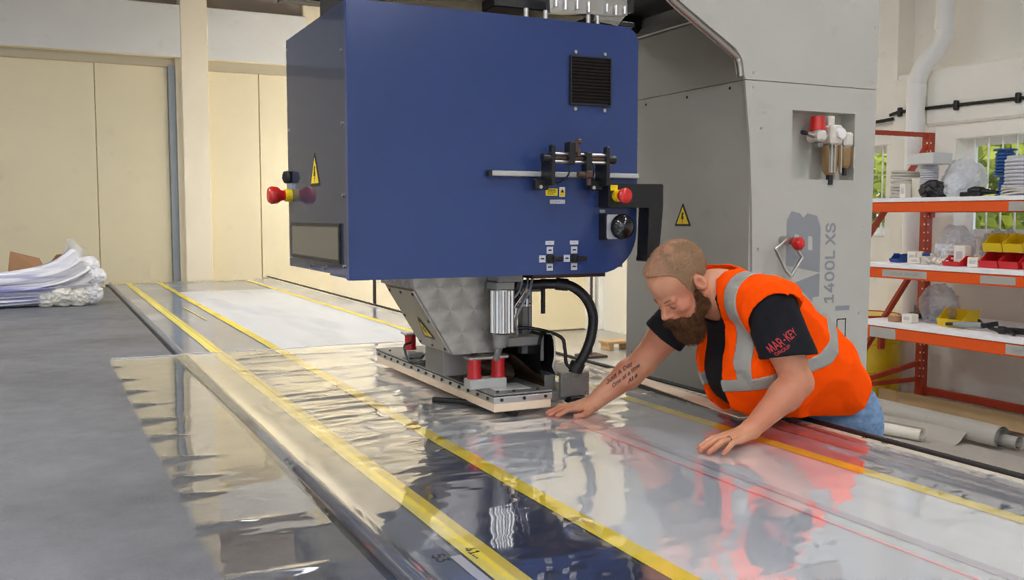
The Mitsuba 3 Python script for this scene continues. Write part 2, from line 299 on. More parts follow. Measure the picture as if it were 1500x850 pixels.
# cable conduit
cd = thing('cable_conduit', 'thin black cable clipped along the right wall above the window', 'cable')
add('cable', tube(spline([(XR - .07, 4.2, 2.75), (XR - .07, 5.3, 2.77), (XR - .07, 6.5, 2.785), (XR - .075, 6.66, 2.78), (XR - .08, 6.9, 2.78), (XR - .08, 7.02, 2.76)], 6), .016, 8), M['black'], cd, smooth=50)
add('cable', tube([(XR - .08, 6.98, 2.72), (XR - .08, 7.3, 2.70), (XR - .06, 8.4, 2.66)], .018, 8), M['black'], cd, smooth=50)
for y in (5.05, 5.62, 6.25, 6.9): add('clip', bx(XR - .10, XR - .052, y - .02, y + .02, 2.735, 2.825, .008), M['black'], cd)
# ------------------------------------------------------------------ tables, film, tapes
YT0, YT1 = -1.5, 11.85
lt = thing('cutting_table', 'wide table with a mottled dark grey top along the left side', 'table')
add('table_top', bx(-3.2, .632, YT0, 11.2, ZT - .06, ZT, .004), M['left_top'], lt)
add('apron', bx(-3.1, .60, YT0 + .1, 11.1, ZT - .2, ZT - .06), M['table_side'], lt)
for x in (-3.0, .45):
    for y in np.linspace(YT0 + .3, 10.9, 5): add('leg', bx(x - .05, x + .05, y - .05, y + .05, 0, ZT - .2), M['table_side'], lt)
wt = thing('welding_table', 'long glossy grey welding table under clear film', 'table')
add('table_top', bx(.70, 2.50, YT0, YT1, ZT - .05, ZT, .003), M['table_top'], wt)
add('edge_bar', [tube([(.682, YT0, ZT - .012), (.682, 5.0, ZT - .012), (.682, YT1, ZT - .012)], .022, 16)], M['edge_bar'], wt, smooth=50, label='rounded blue-grey bar along the left edge')
add('edge_seal', bx(.634, .664, YT0, YT1, ZT - .05, ZT - .012), M['rubber'], wt)
add('edge_rail', [bx(2.50, 2.555, YT0, 12.3, ZT - .05, ZT - .004), ], M['rail_pale'], wt, label='pale rail with ruler ticks')
add('ruler_tick', [bx(2.505, 2.535 if k % 5 else 2.548, y - .002, y + .002, ZT - .0042, ZT - .0034) for k, y in enumerate(np.arange(2.6, 7.6, .05))], M['ink'], wt, kind='stuff')
se = add('straightedge', bar((2.335, 2.76, ZT + .021), (2.462, 3.95, ZT + .021), .085, .004), M['wood_pale'], None, False, 'long beige straightedge lying askew on the film beside the man\'s black t-shirt', 'straightedge')
add('edge_strip', bx(2.555, 2.585, YT0, 12.3, ZT - .05, ZT + .006, .004), M['rubber'], wt, label='black strip along the right edge')
add('apron', bx(.72, 2.54, YT0 + .1, YT1 - .1, ZT - .22, ZT - .05), M['table_side'], wt)
for x in (.8, 2.45):
    for y in np.linspace(YT0 + .3, 11.4, 6): add('leg', bx(x - .04, x + .04, y - .04, y + .04, 0, ZT - .22), M['table_side'], wt)
def sheet(x0, x1, y0, y1, z, ny=60, nx=8, wob=.0006, seed=0, edge=0.0):
    X, Y = np.meshgrid(np.linspace(x0, x1, nx), np.linspace(y0, y1, ny), indexing='ij')
    w = meshkit.fbm(np.stack([Y * 1.3, X * 0, X * 0 + seed], -1), 3, seed) - .5
    X = X + edge * w
    Z = z + wob * (2 * meshkit.fbm(np.stack([X * 4, Y * 4, X * 0], -1), 3, seed) - .0)
    return grid(np.stack([X, Y, Z], -1))
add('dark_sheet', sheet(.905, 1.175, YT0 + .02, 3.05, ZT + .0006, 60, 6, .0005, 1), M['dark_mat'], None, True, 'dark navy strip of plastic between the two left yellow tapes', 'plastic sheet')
add('white_sheet', sheet(1.205, 2.17, YT0 + .02, 10.12, ZT + .0008, 200, 24, .0008, 2), M['white_pvc'], None, True, 'wide white plastic sheet down the middle of the welding table', 'plastic sheet')
TP = [('yellow tape line nearest the left table edge', .865, .072, YT0, 11.66, 'yellow_tape_wide'), ('yellow tape line along the left edge of the white sheet', 1.193, .056, YT0, 11.66, 'yellow_tape'),
      ('yellow tape line along the right edge of the white sheet, passing the near hand', 2.187, .056, YT0, 11.66, 'yellow_tape')]
for i, (l, x, w, a, b, m) in enumerate(TP):
    add('tape_line', sheet(x - w / 2, x + w / 2, a, b, ZT + .0032, 260, 3, .0006, 10 + i, .006), M[m], None, True, l, 'tape')
add('tape_line', sheet(.63, 2.2, 11.61, 11.675, ZT + .0036, 4, 40, .0004, 15), M['yellow_tape'], None, True, 'yellow tape line across the far end of the table', 'tape')
add('tape_line', sheet(.878, .892, 4.0, 11.0, ZT + .0045, 120, 3, .0004, 16, .004), M['pale_tape'], None, True, 'thin pale cord lying on the leftmost yellow tape', 'tape')
add('pink_line', sheet(1.738, 1.746, YT0, 3.05, ZT + .003, 80, 3, .0004, 17, .003), M['pink_line'], None, True, 'thin pink weld line on the white sheet in front of the man', 'line')
add('grey_line', sheet(1.80, 1.835, YT0, 3.15, ZT + .0028, 80, 3, .0004, 18, .004), M['grey_line'], None, True, 'pale grey seam strip beside the pink line on the white sheet', 'seam')
for s, x, y, h, an in (('53', .762, 1.97, .030, -88), ('41...', .842, 1.97, .026, -88)):
    a = math.radians(an)
    add('pen_mark', place(text(s, h, .0005, False), (x, y, ZT + (.0015 if s == '53' else .0046)), (math.cos(a), math.sin(a), 0), (-math.sin(a), math.cos(a), 0)), M['ink'], None, False, {'53': 'handwritten black figures 53 on the near left of the table', '41...': 'small black marks 41 on the nearest yellow tape'}[s], 'writing')
for i in range(2):
    add('pen_mark', place(text('4 S'[i * 2:i * 2 + 1], .03, .0005, False), (2.53 + i * .0, 2.40 + i * -.09, ZT - .0035), (.8, -.6, 0), (.6, .8, 0)), M['ink'], None, False, ['small black mark 4 on the rail beside the jeans', 'small black mark S on the rail beside the jeans'][i], 'writing')
# loose pale strip (white tape) near the left yellow line
add('film_scrap', sheet(.802, .820, 1.94, 2.13, ZT + .0024, 12, 3, .002, 29, .01), 'mat_scrap', None, True, 'crinkled clear scrap at the end of the short whitish strip', 'plastic scrap')
add('tape_strip', sheet(.796, .822, 1.40, 1.94, ZT + .0022, 20, 3, .0004, 19, .01), M['label_grey'], None, True, 'short whitish strip on the grey table left of the nearest yellow tape', 'tape')
add('plastic_strip', sheet(1.045, 1.06, 7.3, 8.4, ZT + .003, 20, 3, .001, 20, .05), M['pale_tape'], None, True, 'thin pale strip lying between the two far yellow tapes', 'strip')

# clear film over the near half of the table: a real, wrinkled sheet
def film_mesh(x0, x1, y0, y1, nx, ny):
    u, v = np.meshgrid(np.linspace(0, 1, nx), np.linspace(0, 1, ny), indexing='ij')
    X, Y = x0 + (x1 - x0) * u, y0 + (y1 - y0) * v
    e = meshkit.fbm(np.stack([Y * 2.1, Y * 0 + 3, Y * 0], -1), 3, 5) - .5
    X = X + .025 * e * (1 - u) ** 4
    X = X + .02 * (2.2 - Y) / 3 * (1 - u) * 0
    P3 = lambda a, b, c: np.stack([X * a, Y * b, X * 0 + c], -1)
    ramp = np.clip((Y - 2.4) / 1.6, 0, 1); mid = np.clip((X - .75) / .2, 0, 1)
    r = 1 - np.abs(2 * meshkit.fbm(P3(1.5, 5.5, 1.) + .25 * X[..., None] , 3, 11) - 1); r = np.clip((r - .72) / .28, 0, 1) ** 2
    r2 = 1 - np.abs(2 * meshkit.fbm(P3(1.9, 8.0, 4.) - .6 * X[..., None], 3, 21) - 1); r2 = np.clip((r2 - .75) / .25, 0, 1) ** 2
    h = (.0060 * r + .0048 * r2) * (.10 + .90 * ramp) * (.06 + .94 * mid)
    h += .014 * np.exp(-((X - 1.155) / .03) ** 2 - ((Y - 1.98 - .5 * (X - 1.155)) / .05) ** 2)
    h += .0034 * meshkit.fbm(P3(3., 6., 9.), 3, 31) * (.25 + .75 * ramp * mid)
    h += .0005 * meshkit.fbm(P3(14., 22., 2.), 2, 41)
    # long folds near the right border
    fold = np.exp(-((X - 2.32 - .02 * np.sin(Y * 1.7)) / .022) ** 2) + .8 * np.exp(-((X - 2.41 - .015 * np.sin(Y * 2.3 + 1)) / .016) ** 2)
    h += .010 * fold
    # little open ripples along the loose left border
    for y, l, a in ((5.15, .05, .5), (4.72, .08, .6), (4.38, .1, .8), (4.05, .1, .9), (3.72, .16, 1.), (3.42, .12, 1.), (3.08, .14, 1.15), (2.84, .12, 1.05), (2.66, .1, .9), (2.36, .17, 1.2), (1.98, .18, 1.3)):
        h += .017 * a * np.exp(-((Y - y - .15 * (X - x0)) / .016) ** 2) * np.exp(-((X - x0) / (.75 * l)) ** 2)
    # drape over the table's rounded edge bar
    h += .012 * np.exp(-((X - .682) / .026) ** 2)
    Z = ZT + .0055 + h
    return grid(np.stack([X, Y, Z], -1)), (X, Y)
fm, fxy = film_mesh(.305, 2.49, .35, 5.46, 250, 520)
add('clear_film', fm, 'mat_film', None, True, 'clear wrinkled plastic film spread over the near half of the welding table', 'plastic film')
fl, _ = film_mesh(.315, 2.48, .36, 5.455, 160, 330); fl.vertices[:, 2] -= .0012
add('under_layer', fl, 'mat_film', 'clear_film', True)
# its loose far border: a thicker bright hem
hem = np.array([(x, 5.46 + .012 * math.sin(x * 9), ZT + .009) for x in np.linspace(.31, 2.45, 60)])
add('film_hem', tube(hem, .003, 6), M['clear_hem'] if 'clear_hem' in M else M['white'], 'clear_film', True)
# ------------------------------------------------------------------ the welding machine: column, arm, head, electrode
wm = thing('welding_machine', 'large grey C-frame welding machine with a blue head over the table', 'machine')
HX0, HX1, HY0, HY1, HZ0, HZ1 = .921, 2.058, 3.10, 3.95, 1.535, 2.462
S = 'screw'
def screws(parent, pts, d, r=.007, m='steel_bright', l=.006):
    for p in pts:
        p = np.asarray(p, float); add('screw', cyl(p, p + np.asarray(d, float) * l, r, 8), M[m], parent)
# blue cover: front sheet with rounded right corners, folded edges
poly = Polygon([(HX0, HZ0), (HX1, HZ0 - .0), (HX1, HZ1), (HX0, HZ1)])
poly = poly.intersection(rrect(HX0 - 1, HX1, HZ0, HZ1 + 1, .16)).intersection(rrect(HX0 - 1, HX1, HZ0 - 1, HZ1, .06))
hc = add('head_cover', [front(prism(poly.simplify(.001), .012), HY0 + .012)], M['blue'], wm, label='blue sheet metal front cover')
add('fold', bx(HX0 - .004, HX0 + .006, HY0 - .001, HY0 + .03, HZ0, HZ1, .002), M['blue'], hc)
rim = poly.buffer(-.004).difference(poly.buffer(-.016))
add('flange', front(prism(rim, .25), HY0 + .262), M['blue'], hc)
# vent grille
vg = add('vent_grille', front(prism(sbox(1.757, 2.160, 1.932, 2.338).difference(sbox(1.762, 2.165, 1.927, 2.333)), .012), HY0), M['black'], wm, label='black louvred vent grille')
add('backing', bx(1.76, 1.93, HY0 - .002, HY0, 2.165, 2.334), M['rubber'], vg)
for k in range(13):
    z = 2.176 + k * .0122
    add('slat', bar((1.762, HY0 - .007, z), (1.929, HY0 - .007, z), .012, .003, (0, .8, .6)), M['black'], vg)
screws(hc, [(x, HY0, z) for x in (1.782, 1.908) for z in (2.145, 2.352)], (0, -1, 0), .007)
# dark side panel with a pane, warning triangle and stop knob
sp = add('side_panel', bx(HX0 - .004, HX0 + .02, HY0 + .012, HY1, HZ0 + .012, HZ1, .002), M['dark_panel'], wm, label='glossy dark grey side panel')
screws(sp, [(HX0 - .004, y, z) for y, z in ((HY0 + .05, 1.58), (HY0 + .05, 1.82), (HY0 + .05, 2.06), (HY0 + .05, 2.30), (HY1 - .03, 1.58), (HY1 - .03, 2.42), (HY1 - .03, 2.1), (3.4, 1.565), (3.6, 1.565))], (-1, 0, 0), .006, 'steel')
pn = add('side_pane', bx(HX0 - .012, HX0 - .004, 3.20, 3.87, 1.597, 1.715, .002), M['dark_pane'], wm, label='greyish pane low in the side panel')
add('frame', side(prism(sbox(-3.885, 1.587, -3.185, 1.725).difference(sbox(-3.865, 1.602, -3.20, 1.710)), .008), HX0 - .004), M['black'], pn)
def warn_sign(parent, o, ex, ey, h):
    tri = Polygon([(-h * .58, 0), (h * .58, 0), (0, h)]).buffer(-.0).simplify(0)
    w = add('warning_sign', place(prism(tri.buffer(.004), .0015), o, ex, ey), M['black'], parent, label='yellow warning triangle with a black flash')
    add('face', place(prism(tri.buffer(-h * .06), .0022), o, ex, ey), M['yellow'], w)
    z = Polygon([(-.05, .62), (.08, .60), (.02, .42), (.10, .42), (-.03, .10), (.0, .30), (-.10, .30)])
    z = Polygon([(a * h, b * h) for a, b in z.exterior.coords])
    add('flash', place(prism(z, .003), o, ex, ey), M['black'], w)
warn_sign(sp, (HX0 - .004, 3.52, 1.865), (0, -1, 0), (0, 0, 1), .115)
kb = add('stop_knob', [cyl((HX0 - .004, HY1 - .05, 1.835), (HX0 - .03, HY1 - .05, 1.835), .026, 20)], M['yellow'], wm, label='red side stop knob with a yellow collar')
add('button', [lathe([(0, .03), (.02, .03), (.022, .045), (.034, .06), (.036, .085), (.028, .098), (0, .10)], (HX0, HY1 - .05, 1.835), 20, (-1, 0, 0))], M['red_knob'], kb, smooth=40)
add('bracket', bx(HX0 - .02, HX0 - .004, HY1 - .06, HY1 - .04, 1.855, 1.90), M['steel_bright'], kb)
add('knob', lathe([(0, -.025), (.018, -.02), (.026, 0), (.02, .025), (0, .03)], (HX0 - .015, HY1 - .05, 1.905), 14), M['black'], kb, smooth=50)
# the rest of the head box
add('head_body', [bx(HX0 + .03, HX1 - .02, HY0 + .02, HY1 - .01, HZ0 + .10, HZ1 - .06)], M['black'], wm)
add('head_underside', bx(HX0 + .02, HX1 - .05, HY0 + .02, HY1 - .01, HZ0 + .02, HZ0 + .03), M['zinc'], wm)
add('back_panel', bx(HX0, HX1 - .02, HY1 - .01, HY1, HZ0 + .01, HZ1), M['dark_panel'], wm)
# sensor bar and reading bracket on the cover
sr = add('sensor_rail', bx(1.432, 2.052, HY0 - .025, HY0 - .004, 1.893, 1.912, .003), M['alu_matte'], wm, label='pale horizontal rail across the cover')
add('end_cap', bx(1.42, 1.434, HY0 - .027, HY0 - .002, 1.891, 1.914, .003), M['black'], sr)
for x in (1.47, 2.035): add('spacer', cyl((x, HY0, 1.902), (x, HY0 - .006, 1.902), .008, 10), M['black'], sr)
sb = add('sensor_bracket', [bx(1.628, 1.642, HY0 - .11, HY0 - .024, 1.86, 1.955, .003), bx(1.59, 1.642, HY0 - .06, HY0 - .026, 1.845, 1.885, .004)], M['black'], wm, label='black bracket holding the cross sensors')
add('side_plate', [bx(1.855, 1.869, HY0 - .11, HY0 - .024, 1.86, 1.955, .003), bx(1.817, 1.869, HY0 - .06, HY0 - .026, 1.845, 1.885, .004)], M['black'], sb)
for z in (1.972, 1.944): add('rod', cyl((1.628, HY0 - .095, z), (1.869, HY0 - .095, z), .006, 12), M['steel_bright'], sb, smooth=40)
add('spindle', cyl((1.628, HY0 - .085, 1.958), (1.869, HY0 - .085, 1.958), .010, 12), M['brown'], sb, smooth=40)
for x, z in ((1.635, 1.985), (1.862, 1.985)): add('post', bx(x - .007, x + .007, HY0 - .11, HY0 - .08, 1.90, z + .018, .004), M['black'], sb)
for x0, x1 in ((1.628, 1.598), (1.869, 1.899)): add('knob', cyl((x0, HY0 - .09, 1.957), (x1, HY0 - .09, 1.957), .016, 16), M['black'], sb, smooth=40)
add('slider', [bx(1.695, 1.716, HY0 - .12, HY0 - .075, 1.935, 2.015, .003)], M['black'], sb)
add('sensor', [bx(1.716, 1.735, HY0 - .115, HY0 - .085, 1.975, 2.02, .004), bx(1.726, 1.745, HY0 - .12, HY0 - .09, 2.008, 2.026, .004), cyl((1.735, HY0 - .11, 1.995), (1.735, HY0 - .11, 1.965), .008, 10)], M['brown'], sb)
add('slider', [bx(1.765, 1.787, HY0 - .12, HY0 - .075, 1.885, 1.98, .003)], M['black'], sb)
add('sensor', [bx(1.762, 1.79, HY0 - .125, HY0 - .085, 1.885, 1.915, .006), cyl((1.735, HY0 - .105, 1.90), (1.765, HY0 - .105, 1.90), .011, 12), cyl((1.778, HY0 - .11, 1.885), (1.778, HY0 - .11, 1.862), .009, 10)], M['brown'], sb)
add('wire', tube(spline([(1.70, HY0 - .1, 1.935), (1.70, HY0 - .10, 1.90), (1.68, HY0 - .08, 1.875), (1.655, HY0 - .06, 1.868)]), .003, 6), M['black'], sb, smooth=60)
add('wire', tube(spline([(1.785, HY0 - .1, 1.96), (1.80, HY0 - .11, 1.92), (1.80, HY0 - .09, 1.88), (1.785, HY0 - .08, 1.86)]), .003, 6), M['black'], sb, smooth=60)
for x in (1.606, 1.826): add('bolt', cyl((x, HY0 - .06, 1.855), (x, HY0 - .068, 1.855), .007, 10), M['steel_bright'], sb)
# small labels on the cover
def plate(name, x0, x1, z0, z1, m, txt=None, tm_='ink', th=None, label=None):
    k = add(name, front(prism(sbox(x0, z0, x1, z1), .0015), HY0), M[m], wm, label=label)
    if txt:
        t = text(txt, th or (z1 - z0) * .45, .0006); w = t.extents[0]; t.apply_translation((-w / 2 - t.bounds[0][0], 0, 0))
        s = min(1, (x1 - x0) * .86 / w); t.apply_scale([s, s, 1])
        add('lettering', front(t, HY0 - .0016).apply_translation(((x0 + x1) / 2, 0, (z0 + z1) / 2 - (z1 - z0) * .2)), M[tm_], k)
    return k
yl = plate('yellow_label', 1.66, 1.71, 1.825, 1.852, 'yellow', label='yellow caution label on the cover')
for k in range(3): add('line', front(prism(sbox(1.668, 1.831 + k * .007, 1.702 - .008 * (k == 0), 1.8335 + k * .007), .0004), HY0 - .0016), M['ink'], yl)
yb = plate('warning_label', 1.717, 1.741, 1.822, 1.858, 'white', label='small white label with a yellow sign')
add('sign', front(prism(Polygon([(1.719, 1.825), (1.739, 1.825), (1.739, 1.846), (1.719, 1.846)]), .0006), HY0 - .0016), M['yellow'], yb)
add('mark', front(prism(Polygon([(1.723, 1.838), (1.735, 1.838), (1.729, 1.850)]), .001), HY0 - .0022), M['ink'], yb)
plate('name_label', 1.678, 1.741, 1.796, 1.811, 'label_grey', '-- -', label='narrow grey label on the cover')
def switch(x, t0):
    plate('switch_label', x - .018, x + .018, 1.645, 1.66, 'label_grey', t0)
    s = add('selector_switch', lathe([(0, 0), (.017, 0), (.017, .012), (.013, .02), (0, .021)], (x, HY0, 1.594), 18, (0, -1, 0)), M['black'], wm, smooth=40)
    add('lever', bx(x + .002, x + .040, HY0 - .034, HY0 - .018, 1.585, 1.602, .004), M['black'], s)
    for dx, dz_ in ((0, .031), (-.031, 0), (0, -.031)):
        k = add('key_plate', front(prism(sbox(x + dx - .013, 1.594 + dz_ - .013, x + dx + .013, 1.594 + dz_ + .013), .002), HY0), M['label_grey'], s)
    add('key_mark', [front(prism(sbox(x + dx - .007, 1.594 + dz_ - .002, x + dx + .007, 1.594 + dz_ + .003), .0006), HY0 - .002) for dx, dz_ in ((0, .031), (-.031, 0), (0, -.031))], M['ink'], s)
switch(1.678, '---'); switch(1.781, '-')
# black control arm with the emergency stop and its handle
ca = Polygon([(1.895, 1.782), (2.066, 1.782), (2.06, 1.60), (2.052, 1.578), (2.098, 1.576), (2.118, 1.65), (2.13, 1.79), (2.13, 1.872), (1.885, 1.872), (1.885, 1.782)]).buffer(-.008).buffer(.008, quad_segs=4)
co = add('control_arm', front(prism(ca.simplify(.0008), .07), HY0 - .002), M['black'], wm, label='black angled control arm with a handle')
es = add('emergency_stop', lathe([(0, 0), (.022, 0), (.022, .02), (.0, .021)], (1.922, HY0 - .072, 1.826), 20, (0, -1, 0)), M['yellow'], co, smooth=40)
add('stop_button', lathe([(0, .018), (.016, .018), (.018, .035), (.027, .042), (.028, .056), (.02, .062), (0, .063)], (1.925, HY0 - .072, 1.826), 24, (0, -1, 0)), M['red_knob'], co, smooth=40)
add('stop_label', front(prism(sbox(1.893, 1.845, 1.925, 1.866), .001), HY0 - .072), M['yellow'], co)
mb = add('mushroom_button', front(prism(rrect(1.895, 1.945, 1.665, 1.757, .008), .05), HY0), M['label_grey'], wm, label='big black mushroom button on a grey box')
add('base', front(prism(rrect(1.888, 1.898, 1.662, 1.760, .003), .045), HY0), M['black'], mb)
add('dome', lathe([(0, .05), (.03, .05), (.034, .062), (.046, .066), (.048, .078), (.042, .094), (.026, .106), (0, .11)], (1.945, HY0, 1.711), 28, (0, -1, 0)), M['black_gloss'], mb, smooth=50)
plate('button_label', 1.892, 1.915, 1.763, 1.775, 'label_grey', '-')
# funnel of engine-turned steel under the head
B = [(1.36, 3.26, 1.236), (1.545, 3.26, 1.236), (1.545, 3.60, 1.236), (1.36, 3.60, 1.236)]
Tq = [(1.205, 3.26, 1.492), (1.565, 3.26, 1.492), (1.565, 3.60, 1.492), (1.205, 3.60, 1.492)]
fn_ = add('funnel', trimesh.convex.convex_hull(np.array(B + Tq)), M['turned'], wm, label='brushed steel funnel with engine-turned swirls')
add('collar', bx(1.20, 1.57, 3.255, 3.62, 1.488, HZ0 + .03), M['turned'], fn_)
# inspection plate on the sloping left side
a0, a1, b0, b1 = np.array(Tq[0]), np.array(Tq[3]), np.array(B[0]), np.array(B[3])
def slope(s, t): return (a0 * (1 - s) + a1 * s) * (1 - t) + (b0 * (1 - s) + b1 * s) * t
nrm = np.cross(a1 - a0, b0 - a0); nrm /= np.linalg.norm(nrm); nrm = nrm if nrm[0] < 0 else -nrm
hatch = np.array([slope(s, t) + nrm * o for s, t in ((.06, .05), (.94, .05), (.94, .97), (.06, .97)) for o in (.001, .006)])
hp = add('hatch_plate', trimesh.convex.convex_hull(hatch), M['steel'], wm, label='steel inspection plate screwed to the funnel')
screws(hp, [slope(s, t) + nrm * .006 for s, t in ((.12, .1), (.5, .1), (.88, .1), (.12, .5), (.88, .5), (.12, .92), (.5, .92), (.88, .92))], nrm, .006, 'black', .003)
ex = slope(0, .5) - slope(1, .5); ey = slope(.5, 0) - slope(.5, 1)
warn_sign(hp, slope(.42, .78) + nrm * .007, ex, ey, .085)
add('foot', bx(1.40, 1.52, 3.46, 3.66, 1.12, 1.238, .004), M['zinc'], wm)
# electrode plate: cream base, steel angle, black gasket, top plate, screws
PX0, PX1, PY0, PY1, PZ = 1.506, 1.75, 3.216, 4.62, 1.012
ep = add('electrode_plate', bx(PX0, PX1, PY0, PY1, PZ, PZ + .036, .003), M['wood_pale'], wm, label='pale base board of the electrode')
add('angle_frame', bx(PX0 - .003, PX1 + .003, PY0 - .003, PY1 + .003, PZ + .034, PZ + .058, .002), M['alu'], ep)
add('gasket', bx(PX0, PX1, PY0, PY1, PZ + .058, PZ + .063), M['rubber'], ep)
add('top_plate', bx(PX0 - .004, PX1 + .004, PY0 - .004, PY1 + .004, PZ + .063, PZ + .070, .002), M['zinc'], ep)
add('cover_plate', bx(1.54, 1.69, 3.27, 3.40, PZ + .070, PZ + .073, .001), M['alu_matte'], ep)
for y in np.linspace(PY0 + .05, PY1 - .05, 15): add('screw', cyl((PX0 - .003, y, PZ + .047), (PX0 - .008, y, PZ + .047), .0065, 8), M['black'], ep)
for x in (1.535, 1.63, 1.722): add('screw', cyl((x, PY0 - .003, PZ + .047), (x, PY0 - .008, PZ + .047), .0065, 8), M['black'], ep)
for x, y in ((1.535, 3.25), (1.60, 3.24), (1.70, 3.235), (1.535, 3.6), (1.535, 3.9), (1.535, 4.2), (1.535, 4.5)): add('screw', cyl((x, y, PZ + .069), (x, y, PZ + .076), .006, 8), M['black'], ep)
add('strap', tube(spline([(1.60, 3.22, ZT + .016), (1.56, 3.34, ZT + .022), (1.50, 3.50, ZT + .02), (1.42, 3.62, ZT + .014)]), .012, 8), M['black'], ep, smooth=50)
zt = PZ + .070
def insulator(x, y, h=.075):
    i = add('insulator', lathe([(0, 0), (.028, 0), (.029, .006), (.026, .012), (.026, h - .012), (.029, h - .006), (.028, h), (0, h)], (x, y, zt + .04), 22), M['red'], wm, smooth=40)
add('insulator_base', bx(1.46, 1.615, 3.33, 3.40, zt, zt + .04, .004), M['alu_matte'], wm); add('insulator_cap', bx(1.455, 1.625, 3.33, 3.395, zt + .115, zt + .13, .005), M['alu'], wm)
insulator(1.49, 3.365); insulator(1.592, 3.365)
add('insulator_base', bx(1.52, 1.60, 4.2, 4.28, zt, zt + .03, .004), M['alu_matte'], wm); add('insulator_cap', bx(1.51, 1.63, 4.2, 4.28, zt + .112, zt + .124, .005), M['alu'], wm)
insulator(1.548, 4.24)
# flexible straps from the funnel foot to the plate
for dy, up in ((0, .05), (.10, .07), (.25, .06)):
    yy = 3.5 + dy
    P = spline([(1.49, yy, 1.17), (1.44, yy + .03, 1.17 - .02), (1.45, yy + .10, 1.11 + up * .4), (1.52, yy + .25, zt + up), (1.54, yy + .4, zt + .006)], 6)
    sh = np.stack([P + np.array([0, -.03, 0]), P + np.array([.06, .03, 0])], 1)
    add('copper_strap', grid(sh), M['zinc'] if dy else M['brown'], wm, smooth=True)
# pneumatic cylinder
PX_, PY_ = 1.526, 3.195
pc = add('cylinder', cyl((PX_, PY_, 1.318), (PX_, PY_, 1.478), .040, 24), M['alu'], wm, smooth=40, label='aluminium pneumatic cylinder')
for k in range(6):
    a = math.radians(190 + k * 32); add('rib', cyl((PX_ + .042 * math.cos(a), PY_ + .042 * math.sin(a), 1.320), (PX_ + .042 * math.cos(a), PY_ + .042 * math.sin(a), 1.476), .008, 8), M['alu'], pc, smooth=40)
add('head', [bx(PX_ - .038, PX_ + .038, PY_ - .038, PY_ + .055, 1.478, 1.51, .004), bx(PX_ - .03, PX_ + .07, PY_ - .04, PY_ + .06, 1.508, 1.545, .003)], M['zinc'], pc)
add('rod_end', [cyl((PX_, PY_, 1.318), (PX_, PY_ + .01, 1.265), .034, 18, .024), cyl((PX_, PY_ + .01, 1.265), (PX_ + .005, PY_ + .06, 1.21), .012, 12)], M['zinc'], pc, smooth=35)
# mechanism to the right of the cylinder
mc = add('valve_block', [bx(1.64, 1.69, 3.40, 3.50, 1.40, 1.545, .004), bx(1.72, 1.82, 3.42, 3.50, 1.445, 1.49, .004)], M['zinc'], wm)
add('fitting', [cyl((1.64 + .03 * k, 3.385, 1.43 + .015 * k), (1.64 + .03 * k, 3.34, 1.43 + .015 * k), .012, 12) for k in range(3)] + [cyl((1.67, 3.37, 1.40), (1.67, 3.37, 1.36), .014, 12)], M['steel_bright'], mc, smooth=40)
add('dark_post', bx(1.615, 1.64, 3.42, 3.5, 1.24, 1.545, .003), M['black'], wm)
add('guide_rod', [bx(1.735, 1.765, 3.44, 3.48, 1.19, 1.445, .003), cyl((1.78, 3.46, 1.19), (1.78, 3.46, 1.445), .010, 12)], M['zinc'], wm)
add('pointer', cyl((1.80, 3.38, 1.36), (1.80, 3.38, 1.50), .009, 10), M['black'], wm, smooth=40)
add('underside_plate', bx(1.66, 1.98, 3.2, 3.8, 1.515, 1.532), M['brown'], wm)
for k, (x, c) in enumerate(((1.62, 'print_grey'), (1.645, 'steel'), (1.665, 'print_grey'), (1.60, 'black'))):
    add('air_line', tube(spline([(x + .05, 3.30, 1.53), (x + .02, 3.28, 1.46), (x - .03, 3.29, 1.40 - .02 * k), (x - .025 + .01 * k, 3.33, 1.29)]), .0055, 8), M[c], wm, smooth=60)
add('valve_block', [bx(1.585, 1.63, 3.33, 3.40, 1.30, 1.545, .003), bx(1.60, 1.66, 3.30, 3.36, 1.42, 1.46, .003)], M['black'], wm)
add('valve', [cyl((1.66, 3.31, 1.44), (1.66, 3.31, 1.395), .013, 12), cyl((1.685, 3.30, 1.43), (1.685, 3.30, 1.40), .010, 12), cyl((1.64, 3.30, 1.405), (1.70, 3.30, 1.405), .009, 12)], M['steel_bright'], wm, smooth=40)
add('orange_cable', tube(spline([(1.63, 3.5, 1.30), (1.70, 3.5, 1.305), (1.76, 3.52, 1.29)]), .008, 8), M['amber'], wm, smooth=60)
# rear beam with bolts, sleeve shield, right bracket
rb = add('rear_beam', [bx(1.63, 1.79, 3.36, 4.3, 1.235, 1.275, .004), bx(1.775, 1.795, 3.36, 4.3, 1.17, 1.275, .003)], M['zinc'], wm, label='grey beam above the rolled strap')
add('front_beam', bx(1.60, 1.615, 3.42, 4.3, 1.20, 1.27, .003), M['zinc'], wm)
screws(rb, [(1.598, y, 1.225) for y in np.linspace(3.5, 4.2, 6)], (-1, 0, 0), .009, 'black')
for y in (3.62, 3.95): add('block', [bx(1.70, 1.76, y, y + .08, 1.275, 1.33, .004)], M['steel'], rb)
def strip(prof, ys, m, label=None, n=6):
    P = spline([(x, 0, z) for x, z in prof], n); G = np.stack([P + np.array([0, y, 0]) for y in ys], 0); return add('rolled_strap', grid(G), M[m], wm, smooth=True, label=label)
strip([(1.62, 1.215), (1.66, 1.20), (1.72, 1.15), (1.775, 1.105), (1.788, 1.08), (1.77, 1.066), (1.72, 1.068), (1.67, 1.085)], (3.345, 3.7, 4.1), 'brown', 'dark brown copper strap curling over the plate')
strip([(1.60, 1.17), (1.66, 1.165), (1.69, 1.13), (1.68, 1.095), (1.63, 1.088)], (3.42, 3.7, 4.1), 'brown')
